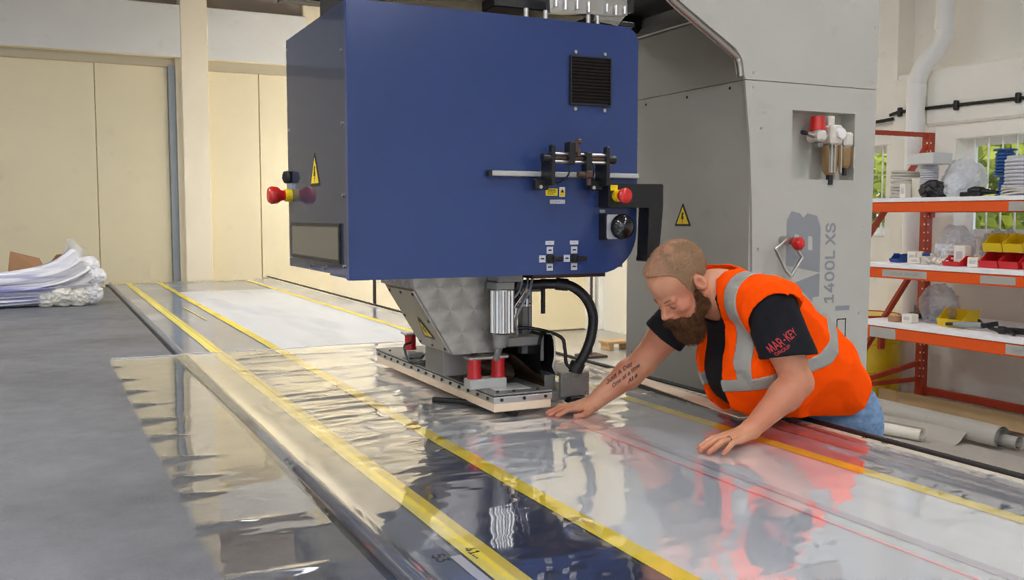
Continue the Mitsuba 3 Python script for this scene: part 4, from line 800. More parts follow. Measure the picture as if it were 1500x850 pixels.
# t-shirt
LH, RH = LS + (LE - LS) * .66, RS + (RE - RS) * .52
lhn = (LE - LS) / np.linalg.norm(LE - LS); lhn = lhn + v3(-.32, 0, -.25) * .8; lhn /= np.linalg.norm(lhn); rhn = (RE - RS) / np.linalg.norm(RE - RS)
def wr(p, s, seed): return meshkit.fbm(p * s, 3, seed) - .5
def sleeve(p, S, Hm, nrm, r0, r1):
    d = cap(p, S, Hm + (Hm - S) * .5, r0, r1 + (r1 - r0) * .5)
    return np.maximum(d, (p - Hm) @ nrm)
def tshirt_sdf(p):
    d, t, n, y = torso_at(p, .012)
    d = smin(d, cap(p, Nn + v3(0, 0, -.01), LS, .082, .088), .05); d = smin(d, cap(p, Nn + v3(0, 0, -.01), RS, .082, .088), .05)
    d = smin(d, ell(p, (2.375, YC, 1.20), (.175, .20, .175)), .05)
    d = np.maximum(d, -t + .0)
    w = .010 * wr(p, np.array([14, 14, 9.]), 3)
    sl = np.minimum(sleeve(p, LS, LH, lhn, .088, .098), sleeve(p, RS, RH, rhn, .082, .086))
    d = smin(d, sl, .012) + w
    d = np.maximum(d, -cap(p, hp_(-.02, 0, -.13), Nn + v3(-.005, 0, .03), .074, .076))
    return np.maximum(d, (ZT + .026) - p[:, 2])
ts = add('tshirt', nets(tshirt_sdf, (1.95, 2.35, .99), (2.98, 3.25, 1.66), .005), M['tshirt'], man, True, label='black t-shirt')
# hi-vis vest, open at the front
def vest_base(p):
    d, t, n, y = torso_at(p, .020, .028)
    d = smin(d, cap(p, Nn + v3(.0, 0, -.005), LS + v3(0, .01, .01), .092, .100), .05); d = smin(d, cap(p, Nn + v3(.0, 0, -.005), RS + v3(0, -.03, .01), .092, .090), .05)
    # the fronts hang down under the chest
    hang = ell(p, (2.375, YC, 1.20), (.195, .222, .19)); d = smin(d, hang, .05)
    w = meshkit.fbm(np.stack([p[:, 0] * 9, p[:, 1] * 8, p[:, 2] * 4], -1), 3, 17) - .5
    w2 = 1 - np.abs(2 * meshkit.fbm(np.stack([p[:, 0] * 5 + p[:, 2] * 3, p[:, 1] * 6, p[:, 2] * 3 - p[:, 0] * 2], -1), 2, 27) - 1)
    d = d + .020 * w - .016 * np.clip((w2 - .7) / .3, 0, 1)
    d = np.maximum(d, -cap(p, LS + v3(-.01, -.06, -.045), LE + v3(-.02, -.05, 0), .103, .115)); d = np.maximum(d, -cap(p, RS + v3(0, .05, -.03), RE, .108, .12))
    d = np.maximum(d, -cap(p, hp_(-.02, 0, -.12), Nn + v3(.0, 0, .03), .086, .088))
    wv = np.interp(t, [0, .25, .45, .65], [.035, .05, .065, .085]); d = np.maximum(d, -np.maximum(np.maximum(n + .02, np.abs(y - .012) - wv), -t - .3))
    d = np.maximum(d, -(t - .01) + .015 * np.sin(y * 22))
    return np.maximum(d, (ZT + .026) - p[:, 2]), t, n, y
def vest_sdf(p): return vest_base(p)[0]
vs = add('vest', nets(vest_sdf, (1.95, 2.35, .99), (3.02, 3.25, 1.70), .005), M['vest'], man, True, label='orange high-visibility vest')
def band(region):
    def f(p):
        d, t, n, y = vest_base(p); r = region(t, n, y); return np.maximum(np.maximum(d - .003, -d - .006), r)
    return nets(f, (1.95, 2.35, .99), (3.02, 3.25, 1.70), .005)
add('reflective_band', band(lambda t, n, y: np.abs(t - .60 * np.maximum(-n, 0) - .315) - .029), M['reflective'], vs, True, label='silver band around the waist')
add('reflective_band', band(lambda t, n, y: np.maximum(np.abs(y + .140) - .027, .33 + .6 * np.maximum(-n, 0) - t)), M['reflective'], vs, True, label='silver band over the near shoulder')
add('reflective_band', band(lambda t, n, y: np.maximum(np.abs(y - .140) - .027, .33 + .6 * np.maximum(-n, 0) - t)), M['reflective'], vs, True, label='silver band over the far shoulder')
# jeans and boots
def jeans_sdf(p):
    d = ell(p, (2.79, YC, .985), (.155, .19, .16))
    for s in (-1, 1):
        hip, knee, ank = v3(2.795, YC + .095 * s, .95), v3(2.80, YC + .12 * s, .50), v3(2.87, YC + .13 * s, .07)
        d = smin(d, cap(p, hip, knee, .108, .078), .04); d = smin(d, cap(p, knee, ank, .078, .062), .03)
    d = d + .010 * (meshkit.fbm(p * np.array([9, 9, 14.]), 3, 23) - .5)
    return np.maximum(np.maximum(d, p[:, 2] - 1.07), .05 - p[:, 2])
add('jeans', nets(jeans_sdf, (2.56, 2.45, .03), (3.0, 3.13, 1.1), .009), M['denim'], man, True, label='blue jeans')
for s in (-1, 1):
    y = YC + .13 * s
    add('boot', nets(lambda p: np.maximum(smin(cap(p, (2.88, y, .05), (2.68, y, .04), .052, .045), cap(p, (2.87, y, .05), (2.87, y, .15), .055, .06), .02), .004 - p[:, 2]), (2.58, y - .1, -.02), (2.97, y + .1, .24), .008), M['black'], man, True)
# ring, nails, tattoo, sleeve print
k0, k1 = JL[2][0], JL[2][1]
add('ring', tube(np.array([(k0 + (k1 - k0) * .42) + .0115 * (math.cos(a) * v3(-.38, .92, 0) + math.sin(a) * v3(.15, .1, .98)) for a in np.linspace(0, 6.283, 20)]), .0016, 6), M['black'], man, True, label='dark ring on the near hand')
for J in (JL + [TL], JR + [TR]):
    for j in J:
        d = j[3] - j[2]; d /= np.linalg.norm(d); a, b, _ = frame(d); up = v3(0, 0, 1) - d * d[2]; up /= np.linalg.norm(up); sd = np.cross(d, up)
        R = np.stack([d, sd, up]); nl = trimesh.creation.icosphere(2, 1.0); nl.vertices = (nl.vertices * np.array([.0058, .0050, .0022])) @ R + j[3] + up * .0066 + d * .001
        add('nail', nl, M['nail'] if 'nail' in M else M['lip'], man, True)
def project(t, o, ex, ey, f, lift, from_=.06):
    """flat lettering laid onto the surface f = 0"""
    ex = np.asarray(ex, float) / np.linalg.norm(ex); ez = np.cross(ex, ey); ez /= np.linalg.norm(ez); ey = np.cross(ez, ex)
    t = t.subdivide_to_size(.012) if len(t.faces) < 4000 else t
    v = t.vertices; P = o + v[:, :1] * ex + v[:, 1:2] * ey + ez * from_
    P0 = P.copy()
    for _ in range(40): P = np.where((np.einsum('ij,j->i', P - P0, ez) > -.13)[:, None], P - ez * np.clip(f(P) * .7, -.02, .02)[:, None], P)
    dep = (P - P0) @ ez; P = P0 + ez * np.clip(dep, np.median(dep) - .03, np.median(dep) + .03)[:, None]
    m = trimesh.Trimesh(P + ez * (lift + v[:, 2:3]), t.faces, process=False); return m
tc = v3(2.246, 2.48, 1.320); to_cam = CAM - tc; to_cam /= np.linalg.norm(to_cam); rt = np.cross(FWD, (0, 0, 1)); rt /= np.linalg.norm(rt); upv = np.cross(rt, FWD)
nr = v3(-.25, -1, .1); nr /= np.linalg.norm(nr)
exs = rt * math.cos(math.radians(38)) + upv * math.sin(math.radians(38)); exs -= nr * (exs @ nr); exs /= np.linalg.norm(exs); eys = np.cross(nr, exs)
txt = text('MAR-KEY', .027, .0006, True); s = .105 / txt.extents[0]; txt.apply_scale([s, 1, 1]); txt.apply_translation((-txt.bounds[:, 0].mean(), 0, 0))
txt = txt.subdivide_to_size(.012); v = txt.vertices.copy(); v[:, 1] = v[:, 1] * (1.15 - 60 * v[:, 0] ** 2 * 1.2) - .0 + .0; txt.vertices = v
add('print', project(txt, tc, exs, eys, tshirt_sdf, .0012), M['shirt_print'], ts, label='red print MAR-KEY GROUP on the sleeve')
t2 = text('GROUP', .011, .0006, True); t2.apply_translation((-.048, -.017, 0)); add('print', project(t2, tc, exs, eys, tshirt_sdf, .0012), M['shirt_print'], ts)
fa = RE - RW; fa /= np.linalg.norm(fa); oc = RW + (RE - RW) * .30; nr = v3(-.30, -.9, .25); nr -= fa * (nr @ fa); nr /= np.linalg.norm(nr)
for k, s in enumerate(('Just A Day', 'One at a time', 'At a')):
    t = text(s, .0135, .0004, True); v = t.vertices.copy(); v[:, 0] = (v[:, 0] + .45 * v[:, 1]) * (.135 / max(t.extents[0], .1)) + .008 * k + (.05 if k == 2 else 0); v[:, 1] -= .024 * k - .024; t.vertices = v
    add('tattoo', project(t, oc - nr * .0, fa, np.cross(nr, fa), body_sdf, .0006), M['ink'], bd)
# ------------------------------------------------------------------ pallet rack and what lies on it
M['orange'] = mat('orange', dirty(srgb(226, 84, 18), .12, 3., 2.), .4)
M['rack_red'] = mat('rack_red', dirty(srgb(172, 62, 38), .15, 3., 6.), .45)
M['board_white'] = mat('board_white', srgb(236, 236, 238), .35)
M['tape_grey'] = mat('tape_grey', srgb(168, 164, 158), .5)
M['grey_plastic'] = mat('grey_plastic', srgb(205, 205, 202), .45)
M['bin_yellow'] = mat('bin_yellow', srgb(214, 184, 20), .35)
M['bin_red'] = mat('bin_red', srgb(196, 32, 40), .35)
M['bin_blue'] = mat('bin_blue', srgb(32, 66, 130), .35)
M['card_white'] = mat('card_white', srgb(226, 220, 206), .7)
M['cardboard'] = mat('cardboard', dirty(srgb(168, 126, 90), .12, 4., 1.), .8)
M['timber'] = mat('timber', mikit.proc(lambda p, n, uv: mix((.52, .36, .19), (.36, .23, .11), fbm(p.x * 14, p.y * 1.6, p.z * 30, 4))), .7)
M['cable_grey'] = mat('cable_grey', srgb(196, 192, 182), .5)
M['bag'] = 'mat_bag'
scene['mat_bag'] = {'type': 'blendbsdf', 'weight': .62, 'a': {'type': 'thindielectric', 'int_ior': 1.5}, 'b': pri(srgb(232, 234, 238), .25)}
scene['mat_bag_clear'] = {'type': 'blendbsdf', 'weight': .28, 'a': {'type': 'thindielectric', 'int_ior': 1.6}, 'b': pri(srgb(200, 204, 214), .2)}
RX0, RX1, RY0, RY1 = 6.51, 7.45, 3.4, 6.36
rk = thing('pallet_rack', 'orange steel pallet rack with white boards by the right wall', 'rack')
for x in (RX0, RX1 - .08):
    for y in (RY0 + .04, RY1 - .04):
        pz = 2.52
        p = add('post', [bx(x, x + .08, y - .04, y + .04, 0, pz, .004)], M['rack_red'], rk)
        add('base_plate', bx(x - .02, x + .10, y - .07, y + .07, 0, .012), M['rack_red'], p)
        if x > 7 and y > 6:
            add('hole_row', [cyl((x - .002, y + dy, z), (x + .0, y + dy, z), .009, 8) for z in np.arange(.25, 2.5, .075) for dy in (-.018,)] + [cyl((x + dx, y - .041, z), (x + dx, y - .043, z), .009, 8) for z in np.arange(.25, 2.5, .075) for dx in (.02,)], M['card_white'], p, kind='stuff')
for y in (RY0 + .04, RY1 - .04):
    add('brace', bar((RX0 + .04, y, 2.50), (RX1 - .04, y, 2.50), .035, .04), M['rack_red'], rk)
    add('brace', bar((RX0 + .04, y, .22), (RX1 - .04, y, .22), .035, .04), M['rack_red'], rk)
    for z1, z0 in ((2.42, 1.42), (1.42, .40), (.38, .24)): add('brace', bar((RX1 - .04, y, z1), (RX0 + .04, y, z0), .035, .045), M['rack_red'], rk)
for z, hb in ((1.87, .085), (1.31, .09), (.80, .10)):
    for x in (RX0 - .01, RX1 - .045):
        b = add('beam', bx(x, x + .05, RY0, RY1 - .06, z - hb, z, .005), M['orange'] if x < 7 else M['rack_red'], rk)
        add('connector', bx(x - .004, x + .054, RY1 - .10, RY1 - .02, z - hb - .05, z + .01, .003), M['orange'] if x < 7 else M['rack_red'], b)
    add('board', bx(RX0 - .02, RX1 + .10, RY0 + .0, RY1 - .10, z, z + .035, .003), M['board_white'], rk, label='white shelf board')
add('beam', bx(RX1 - .05, RX1, RY0, RY1 - .06, .08, .15, .004), M['rack_red'], rk)
def tape(y0, y1, z0, z1, txt=None, m='tape_grey'):
    k = add('beam_label', bx(RX0 - .013, RX0 - .010, y0, y1, z0, z1), M[m], rk, label='grey tape label on the beam')
    if txt:
        t = text(txt, (z1 - z0) * .42, .0008, False); s = (y1 - y0) * .62 / t.extents[0]; t.apply_scale([s, 1, 1])
        add('lettering', place(t, (RX0 - .0132, y1 - (y1 - y0) * .2, z0 + (z1 - z0) * .28), (0, -1, 0), (0, 0, 1)), M['print_grey'], k)
tape(5.52, 5.98, 1.235, 1.295, 'Cut Roll'); tape(4.72, 5.02, 1.235, 1.295); tape(4.50, 4.78, .715, .79, 'SAMPLES'); tape(4.1, 4.80, 1.79, 1.86)
tape(5.82, 6.10, .70, .79, None, 'tape_salmon' if 'tape_salmon' in M else 'tape_grey')
def bin_(name, x, y, z, w, d, h, m, label, group=None, parent_rot=0):
    """an open-fronted plastic bin, front towards -x; w along y"""
    t = thing(name, label, 'bin', group); th = .006
    add('shell', [bx(x - d, x, y - w / 2, y + w / 2, z, z + th), bx(x - th, x, y - w / 2, y + w / 2, z, z + h)] +
        [trimesh.convex.convex_hull(np.array([(a, yy, b) for a, b in ((x, z), (x - d, z), (x - d, z + h * .45), (x - d * .6, z + h), (x, z + h)) for yy in (y0, y0 + th)])) for y0 in (y - w / 2, y + w / 2 - th)] +
        [trimesh.convex.convex_hull(np.array([(a, yy, b) for a, b in ((x - d, z), (x - d + th, z), (x - d - .02, z + h * .48), (x - d - .02 + th, z + h * .48)) for yy in (y - w / 2, y + w / 2)]))], M[m], t)
    add('rim', [bx(x - d * .6, x, y0 - .006, y0 + .006, z + h - .004, z + h + .006) for y0 in (y - w / 2, y + w / 2)] , M[m], t, kind='stuff')
    return t
def carton(x, y, z, dx, dy, dz, rz, label, m='card_white', group=None, mark=True):
    t = thing('carton', label, 'box', group); c, s = math.cos(rz), math.sin(rz)
    P = lambda mm: place(mm, (x, y, z), (c, s, 0), (-s, c, 0))
    add('box', P(bx(-dx / 2, dx / 2, -dy / 2, dy / 2, 0, dz, .002)), M[m], t)
    if mark: add('label', P(bx(-dx / 2 - .001, -dx / 2, -dy * .3, dy * .3, dz * .3, dz * .7)), M['label_grey'], t)
    add('tape', P(bx(-dx / 2 - .0006, dx / 2 + .0006, -.012, .012, dz * .98, dz + .0006)), M['cable_grey'], t)
    return t
def bag(label, c, r, seed, m='mat_bag', knot=True):
    t = thing('plastic_bag', label, 'bag'); s = trimesh.creation.icosphere(5, 1.0); v = s.vertices
    f = meshkit.fbm(v * 2.2 + seed, 4, seed); g = 1 - np.abs(2 * meshkit.fbm(v * 3.4 + seed * 2, 3, seed + 1) - 1)
    w = v * (.72 + .5 * f + .16 * g)[:, None] * np.asarray(r, float); w[:, 2] = np.maximum(w[:, 2], -r[2] * .8)
    s.vertices = w + np.asarray(c, float) + np.array([0, 0, r[2] * .8]); add('skin', s, m, t, True)
    return t, s
SZ1, SZ2, SZ3 = 1.908, 1.348, .838
# top shelf
cc = thing('cable_coil', 'grey coil of cable at the column end of the top shelf', 'cable coil')
for k in range(11):
    y, x = 6.02, 6.80; a = np.linspace(0, 6.2832, 40); tilt = .012 * math.sin(k * 2.1)
    add('turn', tube(np.stack([x + (.125 + .004 * math.sin(k)) * np.cos(a), y + (.115 + .005 * math.cos(k * 1.7)) * np.sin(a), SZ1 + .014 + k * .0205 + tilt * np.cos(a + k)], -1), .0115, 8), M['cable_grey'], cc, smooth=True)
carton(6.66, 5.905, SZ1, .08, .055, .12, .1, 'narrow white tag box beside the grey cable coil')
carton(6.78, 5.845, SZ1, .12, .10, .17, 0, 'upright white carton between cable coil and spool', mark=False)
def spool(name, x, y, z, r, h, m, rib, label, fl=1.25, group=None):
    t = thing(name, label, 'spool', group); add('barrel', cyl((x, y, z), (x, y, z + h), r * .98, 28), M[m], t, smooth=40)
    for k in range(rib):
        zz = z + h * .08 + (k + .5) * h * .84 / rib; a = np.linspace(0, 6.2832, 36); add('winding', tube(np.stack([x + r * np.cos(a), y + r * np.sin(a), np.full(36, zz)], -1), h * .42 / rib, 8), M[m], t, smooth=True)
    return t
s = spool('spool', 6.74, 5.73, SZ1 + .01, .065, .27, 'label_grey', 12, 'white spool with a wide square top flange on the top shelf')
add('flange', bx(6.62, 6.86, 5.60, 5.86, SZ1 + .275, SZ1 + .37, .006), M['grey_plastic'], s, label='thick grey top flange'); add('flange', cyl((6.74, 5.73, SZ1), (6.74, 5.73, SZ1 + .012), .09, 28), M['grey_plastic'], s, smooth=40)
bl = thing('black_cloth', 'crumpled black cloth with a strap hanging over the orange beam', 'cloth')
sp_ = trimesh.creation.icosphere(4, 1.0); v = sp_.vertices; w = v * (.75 + .5 * meshkit.fbm(v * 2.5, 3, 3))[:, None] * np.array([.10, .115, .085]); w[:, 2] = np.maximum(w[:, 2], -.055); sp_.vertices = w + np.array([6.645, 5.60, SZ1 + .056])
add('bundle', sp_, M['black'], bl, True)
P = spline([(6.58, 5.60, SZ1 + .05), (6.53, 5.59, SZ1 + .03), (6.505, 5.585, SZ1 - .02), (6.503, 5.59, SZ1 - .075)], 5); add('strap', grid(np.stack([P + v3(0, -.022, 0), P + v3(0, .022, 0)], 1)), M['black'], bl, True)
bag('big milky plastic bag behind the black cloth on the top shelf', (6.96, 5.56, SZ1), (.14, .16, .17), 5)
bag('small crumpled plastic bag in front of the milky bag', (6.70, 5.42, SZ1), (.09, .09, .10), 9)
ht = thing('hot_air_tool', 'dark hand tool lying right of the plastic bags', 'tool')
add('body', tube(spline([(6.72, 5.31, SZ1 + .035), (6.72, 5.27, SZ1 + .045), (6.72, 5.20, SZ1 + .04)]), .036, 12), M['black'], ht, smooth=50); add('nozzle', cyl((6.72, 5.20, SZ1 + .038), (6.74, 5.08, SZ1 + .03), .028, 12, .012), M['black'], ht, smooth=40); add('handle', bx(6.60, 6.64, 5.14, 5.32, SZ1, SZ1 + .035, .008), M['black'], ht)
for k, (y, h, r) in enumerate(((5.06, .145, .085), (5.10, .19, .075))):
    zz = SZ1 if k == 0 else SZ1 + .165
    s = spool('blue_spool', 6.80, y - .03, zz, r * .8, h, 'blue_plastic', 6, ['lower blue spool under another blue spool', 'upper blue spool standing on another blue spool'][k])
    for dz_ in (0, h): add('flange', cyl((6.80, y - .03, zz + dz_), (6.80, y - .03, zz + dz_ + .012), r * 1.15, 28), M['blue_plastic'], s, smooth=40)
s = spool('cord_reel', 6.70, 4.83, SZ1, .125, .30, 'label_grey', 9, 'large white wound cord reel at the right edge of the top shelf')
for k in range(4): a = np.linspace(0, 6.2832, 30); add('loose_cord', tube(np.stack([6.68 + (.14 + .004 * k) * np.cos(a), 4.82 + (.15 - .004 * k) * np.sin(a), SZ1 + .012 + .016 * k + .01 * np.sin(2 * a + k)], -1), .009, 6), M['cable_grey'], s, smooth=True)
# middle shelf
bin_('blue_tray', 6.80, 6.03, SZ2, .10, .10, .07, 'bin_blue', 'small dark blue tray at the column end of the middle shelf')
carton(6.80, 5.90, SZ2, .10, .085, .10, 0, 'small white carton next to the blue tray')
carton(6.82, 5.79, SZ2, .12, .12, .085, .08, 'low white carton with a dark open slot on the middle shelf', mark=False)
carton(6.70, 5.80, SZ2, .06, .10, .05, .1, 'tiny white box in front of the low carton')
jr = thing('jar', 'small grey jar with a blue lid in front of the plastic bag', 'jar'); add('glass', lathe([(0, 0), (.034, 0), (.036, .01), (.036, .06), (.028, .07), (0, .07)], (6.66, 5.67, SZ2), 20), M['cable_grey'], jr, smooth=40); add('lid', cyl((6.66, 5.67, SZ2 + .07), (6.66, 5.67, SZ2 + .095), .032, 20), M['bin_blue'], jr, smooth=40)
bag('clear plastic bag of white fittings on the middle shelf', (6.90, 5.58, SZ2), (.13, .14, .17), 14, 'mat_bag')
fit = []
for k in range(26):
    a = rng.random(3); c = np.array([6.63 + .12 * a[0], 5.46 + .20 * a[1], SZ2 + .012 + .05 * a[2] * (1 - a[1] * .3)]); d = rng.normal(size=3); d[2] *= .3; d /= np.linalg.norm(d)
    fit.append(cyl(c - d * .018, c + d * .018, .011, 8))
add('white_fitting', fit, M['card_white'], None, 30, 'heap of small white fittings spilling from the bag', 'fittings', kind='stuff')
bin_('red_tray', 6.80, 5.40, SZ2, .16, .16, .075, 'bin_red', 'shallow dark red tray with a white carton standing in it')
carton(6.74, 5.38, SZ2 + .01, .08, .10, .155, .05, 'white carton standing in the red tray')
carton(6.76, 5.225, SZ2, .12, .13, .08, -.05, 'beige open carton between the red tray and the red bins', 'cardboard', mark=False)
carton(6.68, 5.22, SZ2, .05, .09, .075, .1, 'small pale box before the beige carton')
for k in range(2):
    bin_('red_bin', 6.86, 5.075 - .175 * k, SZ2, .165, .20, .115, 'bin_red', ['red bin under the left yellow bin', 'red bin under the right yellow bin'][k])
for k in range(2):
    bin_('yellow_bin', 6.86, 5.06 - .175 * k, SZ2 + .125, .165, .18, .14, 'bin_yellow', ['yellow bin stacked on the left red bin', 'yellow bin stacked on the right red bin'][k])
for k in range(1): bin_('red_bin', 6.86, 4.70, SZ2, .165, .20, .115, 'bin_red', 'red bin cut by the right picture edge')
bag('grey crumpled bag behind the red tray on the middle shelf', (7.08, 5.33, SZ2), (.11, .11, .15), 22, 'mat_bag_clear')
bag('bluish clear bag beside the yellow bins', (7.02, 5.17, SZ2 + .005), (.07, .07, .15), 27, 'mat_bag_clear')
# bottom shelf
add('paper_sheet', bx(6.75, 7.3, 6.02, 6.14, SZ3, SZ3 + .004), M['label_grey'], None, False, 'pale sheet lying on the bottom board by the column', 'paper')
dv = thing('clamp_device', 'dark clamp tool at the column end of the bottom shelf', 'tool'); add('base', bx(6.9, 7.2, 6.0, 6.12, SZ3 + .005, SZ3 + .04, .008), M['black'], dv); add('jaw', [cyl((7.0, 6.06, SZ3 + .04), (7.0, 6.06, SZ3 + .12), .012, 10), bar((7.0, 6.06, SZ3 + .08), (7.12, 6.04, SZ3 + .10), .02, .02), bx(6.95, 7.05, 6.03, 6.09, SZ3 + .03, SZ3 + .055, .005)], M['zinc'], dv)
carton(6.68, 5.83, SZ3, .09, .10, .075, .05, 'small white box left of the grey plastic bag')
carton(6.66, 5.96, SZ3, .10, .09, .05, 0, 'little brown cardboard box near the column', 'cardboard', mark=False)
bag('shiny grey plastic bag beside the yellow bin on the bottom shelf', (6.90, 5.72, SZ3), (.13, .15, .17), 31, 'mat_bag_clear')
st = thing('dark_cloth', 'dark bundle inside the shiny grey bag', 'cloth'); sp_ = trimesh.creation.icosphere(3, 1.0); v = sp_.vertices; w = v * (.7 + .5 * meshkit.fbm(v * 2, 3, 5))[:, None] * np.array([.06, .08, .06]); w[:, 2] = np.maximum(w[:, 2], -.04); sp_.vertices = w + v3(6.87, 5.70, SZ3 + .05); add('bundle', sp_, M['print_grey'], st, True)
bin_('yellow_bin', 6.92, 5.46, SZ3, .24, .20, .135, 'bin_yellow', 'yellow bin on the bottom shelf next to the shiny bag')
pg = thing('welding_gun', 'dark grey hand tool lying on the bottom board before the yellow bin', 'tool')
add('body', tube(spline([(6.70, 5.40, SZ3 + .03), (6.70, 5.28, SZ3 + .035), (6.72, 5.16, SZ3 + .04)]), [.020] * 4 + [.026] * 13, 12), M['print_grey'], pg, smooth=50)
add('grip', [bar((6.70, 5.14, SZ3 + .04), (6.80, 5.08, SZ3 + .06), .03, .035), bar((6.72, 5.16, SZ3 + .05), (6.76, 5.22, SZ3 + .075), .02, .02)], M['black'], pg); add('nozzle', [cyl((6.70, 5.40, SZ3 + .03), (6.69, 5.47, SZ3 + .024), .014, 10), cyl((6.73, 5.10, SZ3 + .03), (6.70, 5.00, SZ3 + .02), .014, 10)], M['black'], pg, smooth=40)
pc2 = thing('hand_tool', 'black tool at the right picture edge of the bottom shelf', 'tool'); add('body', [bar((6.68, 4.92, SZ3 + .03), (6.70, 4.72, SZ3 + .035), .05, .045), cyl((6.68, 4.92, SZ3 + .03), (6.67, 4.97, SZ3 + .03), .03, 14)], M['black'], pc2); add('trigger', bar((6.66, 4.86, SZ3 + .03), (6.62, 4.80, SZ3 + .012), .02, .02), M['black'], pc2)
# below the rack
dm = thing('yellow_drum', 'dull yellow drum standing behind the rack end', 'drum')
add('shell', lathe([(0, 0), (.30, 0), (.30, .25), (.31, .27), (.30, .29), (.30, .52), (.31, .54), (.30, .56), (.30, .80), (0, .80)], (7.20, 6.80, 0.002), 32), M['bin_yellow'], dm, smooth=40); add('rim', tube(np.stack([7.20 + .30 * np.cos(np.linspace(0, 6.2832, 40)), 6.80 + .30 * np.sin(np.linspace(0, 6.2832, 40)), np.full(40, .80)], -1), .012, 8), M['rack_red'], dm, smooth=True); add('stripe', [bx(7.06, 7.12, 6.495, 6.53, .5, .76)], M['rack_red'], dm)
def plank(y0, y1, x, z0, z1, w, label):
    m = bx(x - w / 2, x + w / 2, y0, y1, z0, z1, .004); return add('timber', m, M['timber'], None, False, label, 'timber')
plank(3.6, 6.15, 6.96, .03, .16, .06, 'long pale timber on edge along the foot of the rack')
plank(5.75, 6.5, 7.08, .0, .13, .05, 'short dirty timber behind the long one by the column')
for y, l in ((5.95, 'far wooden block under the long timber'), (4.75, 'near wooden block under the long timber')): add('wood_block', bx(6.91, 7.01, y - .1, y + .1, .0, .03, .003), M['timber'], None, False, l, 'wood block')
def roll(label, P, r, m, turns=2.2, n=40):
    """a rolled sheet: spiral section along the line P0-P1"""
    p0, p1 = map(lambda q: np.asarray(q, float), P); a, b, d = frame(p1 - p0); th = np.linspace(0, 2 * np.pi * turns, n * 2); rr = r * (.45 + .55 * th / th[-1])
    ring = rr[:, None] * (np.cos(th)[:, None] * a + np.sin(th)[:, None] * b); s = np.linspace(0, 1, 14)
    G = p0 + s[:, None, None] * (p1 - p0) + ring[None]; G = G + .006 * (meshkit.fbm(G * 5, 3, 2) - .5)[..., None]; return grid(G)
M['tarp_white'] = mat('tarp_white', srgb(222, 218, 206), .5); M['tarp_grey'] = mat('tarp_grey', dirty(srgb(168, 164, 155), .1, 3., 2.), .6)
r1 = thing('tarp_roll', 'thin white rolled sheet lying on the floor beside the column', 'roll'); add('sheet', roll('', ((5.80, 6.4, .062), (6.06, 5.14, .062)), .056, 'tarp_white'), M['tarp_white'], r1, True)
r2 = thing('tarp_roll', 'wide grey rolled tarpaulin lying on the floor before the timber', 'roll'); add('sheet', roll('', ((6.40, 6.2, .105), (6.42, 4.72, .09)), .095, 'tarp_grey', 2.6), M['tarp_grey'], r2, True)
G = np.array([[(x, y, .008 + .09 * math.exp(-((x - 6.34) / .08) ** 2) + .006 * math.sin(y * 5 + x * 9)) for y in np.linspace(4.95, 6.2, 30)] for x in np.linspace(6.12, 6.36, 8)]); add('flap', grid(G), M['tarp_grey'], r2, True)
add('inner_roll', roll('', ((6.45, 5.0, .07), (6.47, 4.62, .07)), .055, 'tarp_grey', 2.2), M['tarp_grey'], r2, True)
fs = thing('floor_sheet', 'flat grey plastic sheet on the floor before the rolls', 'sheet'); add('sheet', grid(np.array([[(x, y, .004 + .002 * math.sin(3 * x + 5 * y)) for y in np.linspace(3.9, 6.4, 12)] for x in np.linspace(5.35, 6.35, 8)])), M['tarp_grey'], fs, True)
# pale wood block far behind the machine
pb = thing('pallet_block', 'small wooden pallet piece on the far floor behind the man', 'pallet'); add('board', bx(6.55, 6.95, 10.5, 10.75, .09, .12, .003), M['timber'], pb)
for x in (6.58, 6.86): add('block', bx(x, x + .07, 10.52, 10.73, 0.002, .09, .003), M['timber'], pb)
# ------------------------------------------------------------------ crumpled plastic bundle and cardboard box on the dark table
M['bundle'] = mat('bundle', mikit.proc(lambda p, n, uv: mix((.80, .79, .80), (.30, .30, .52), smoothstep(.36, .60, fbm(p.x * 1.2, p.y * 5, p.z * 34, 3)) * (1 - smoothstep(-.1, .36, p.x)) * (1 - smoothstep(1.16, 1.34, p.z) * .7))), .35)
bu = thing('plastic_bundle', 'long gathered bundle of pleated white and violet plastic film on the dark table', 'plastic bundle')
def lobe(P, r0, r1, seed, ns=70, na=90, flat=.6, folds=11, depth=.25):
    P = spline(P, ns // (len(P) - 1)); n = len(P); s = np.linspace(0, 1, n)[:, None]; a = np.linspace(0, 2 * np.pi, na)[None]
    R = (r0 + (r1 - r0) * s ** 1.8) * (1 + depth * (.35 + .65 * s) * np.sin(folds * a + 2.0 * np.sin(a * 2 + seed)) + .5 * depth * np.sin((folds * 2 + 3) * a + seed + 1.5 * s))
    R = R * np.clip(1.0 - (np.maximum(s - .96, 0) / .04) ** 2 * .55, .05, 1); t = np.gradient(P, axis=0); t /= np.linalg.norm(t, axis=1, keepdims=True)
    A = np.cross(t, [0, 0, 1.]); A /= np.linalg.norm(A, axis=1, keepdims=True); Bv = np.cross(A, t)
    G = P[:, None] + R[..., None] * (np.cos(a)[..., None] * A[:, None] + flat * np.sin(a)[..., None] * Bv[:, None]); G = G + .03 * (meshkit.fbm(G * np.array([2., 7, 9]), 3, seed) - .5)[..., None] * s[..., None]
    G[..., 2] = np.maximum(G[..., 2], ZT + .004); return grid(G)
yb_ = 9.15
add('film', lobe([(-1.9, yb_, ZT + .10), (-1.0, yb_, ZT + .10), (-.3, yb_, ZT + .13), (.12, yb_, ZT + .20), (.36, yb_ + .02, ZT + .33)], .16, .22, 1, flat=.75), M['bundle'], bu, True)
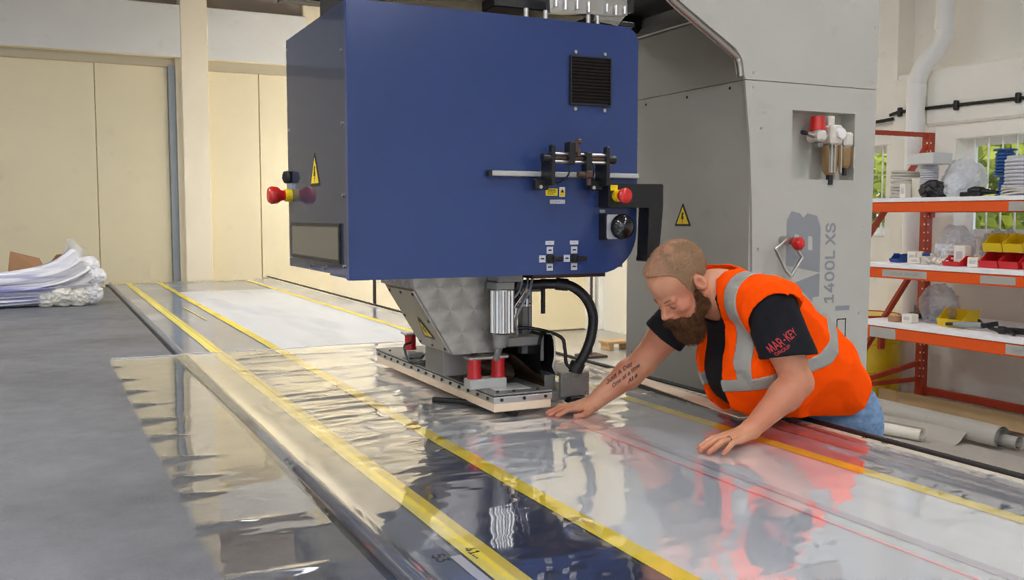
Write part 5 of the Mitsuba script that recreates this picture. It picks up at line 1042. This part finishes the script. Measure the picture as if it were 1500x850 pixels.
add('film', lobe([(-1.9, yb_ - .15, ZT + .06), (-.8, yb_ - .12, ZT + .08), (-.1, yb_ - .1, ZT + .11), (.40, yb_ - .05, ZT + .14)], .12, .15, 4, folds=8), M['bundle'], bu, True)
add('film', lobe([(-.7, yb_ + .1, ZT + .16), (-.1, yb_ + .1, ZT + .24), (.18, yb_ + .1, ZT + .36), (.26, yb_ + .1, ZT + .44)], .07, .10, 7, folds=5, depth=.35), M['bundle'], bu, True)
for k, (x, y, z, r) in enumerate(((.02, 8.98, .06, .075), (.14, 8.96, .08, .085), (.27, 8.98, .06, .085), (.37, 9.02, .09, .085), (.40, 9.08, .22, .09), (.36, 9.12, .32, .08))):
    s = trimesh.creation.icosphere(4, 1.0); v = s.vertices; g = 1 - np.abs(2 * meshkit.fbm(v * 1.6 + k, 3, k) - 1); s.vertices = v * (.6 + .6 * g)[:, None] * np.array([r, r * .9, r]) + v3(x, y, ZT + z + .01); s.vertices[:, 2] = np.maximum(s.vertices[:, 2], ZT + .004)
    add('gathered_end', s, M['tarp_white'] if k < 3 else M['bundle'], bu, True)
G = np.array([[(.17 + .02 * u + (.06 + .10 * u) * v, 9.16 + .03 * math.sin(6 * v) - .06 * u, ZT + .30 + .27 * u - .02 * v - .06 * v * u + .02 * math.sin(6 * v)) for v in np.linspace(0, 1, 14)] for u in np.linspace(0, 1, 10)])
add('flap', grid(G), M['tarp_white'], bu, True, label='upright corner of the film')
cb = thing('cardboard_box', 'opened brown cardboard box behind the plastic bundle', 'box')
add('body', [bx(-1.25, -.10, 10.0, 10.02, ZT + .002, ZT + .22), bx(-1.25, -.10, 10.5, 10.52, ZT + .002, ZT + .22), bx(-1.25, -1.23, 10.0, 10.52, ZT + .002, ZT + .22), bx(-.12, -.10, 10.0, 10.52, ZT + .002, ZT + .22), bx(-1.25, -.1, 10.0, 10.52, ZT + .002, ZT + .008)], M['cardboard'], cb)
for q in (((-.30, 10.0, ZT + .20), (.05, 10.05, ZT + .20), (-.03, 10.1, ZT + .37), (-.27, 10.05, ZT + .44)), ((-.02, 10.2, ZT + .21), (.02, 10.35, ZT + .21), (.18, 10.3, ZT + .40), (.12, 10.15, ZT + .40)), ((-.1, 10.1, ZT + .20), (-.1, 10.4, ZT + .21), (.26, 10.4, ZT + .22), (.25, 10.1, ZT + .28))):
    q = np.array(q); nn = np.cross(q[1] - q[0], q[3] - q[0]); nn /= np.linalg.norm(nn); add('flap', trimesh.convex.convex_hull(np.vstack([q, q + nn * .006])), M['cardboard'], cb)
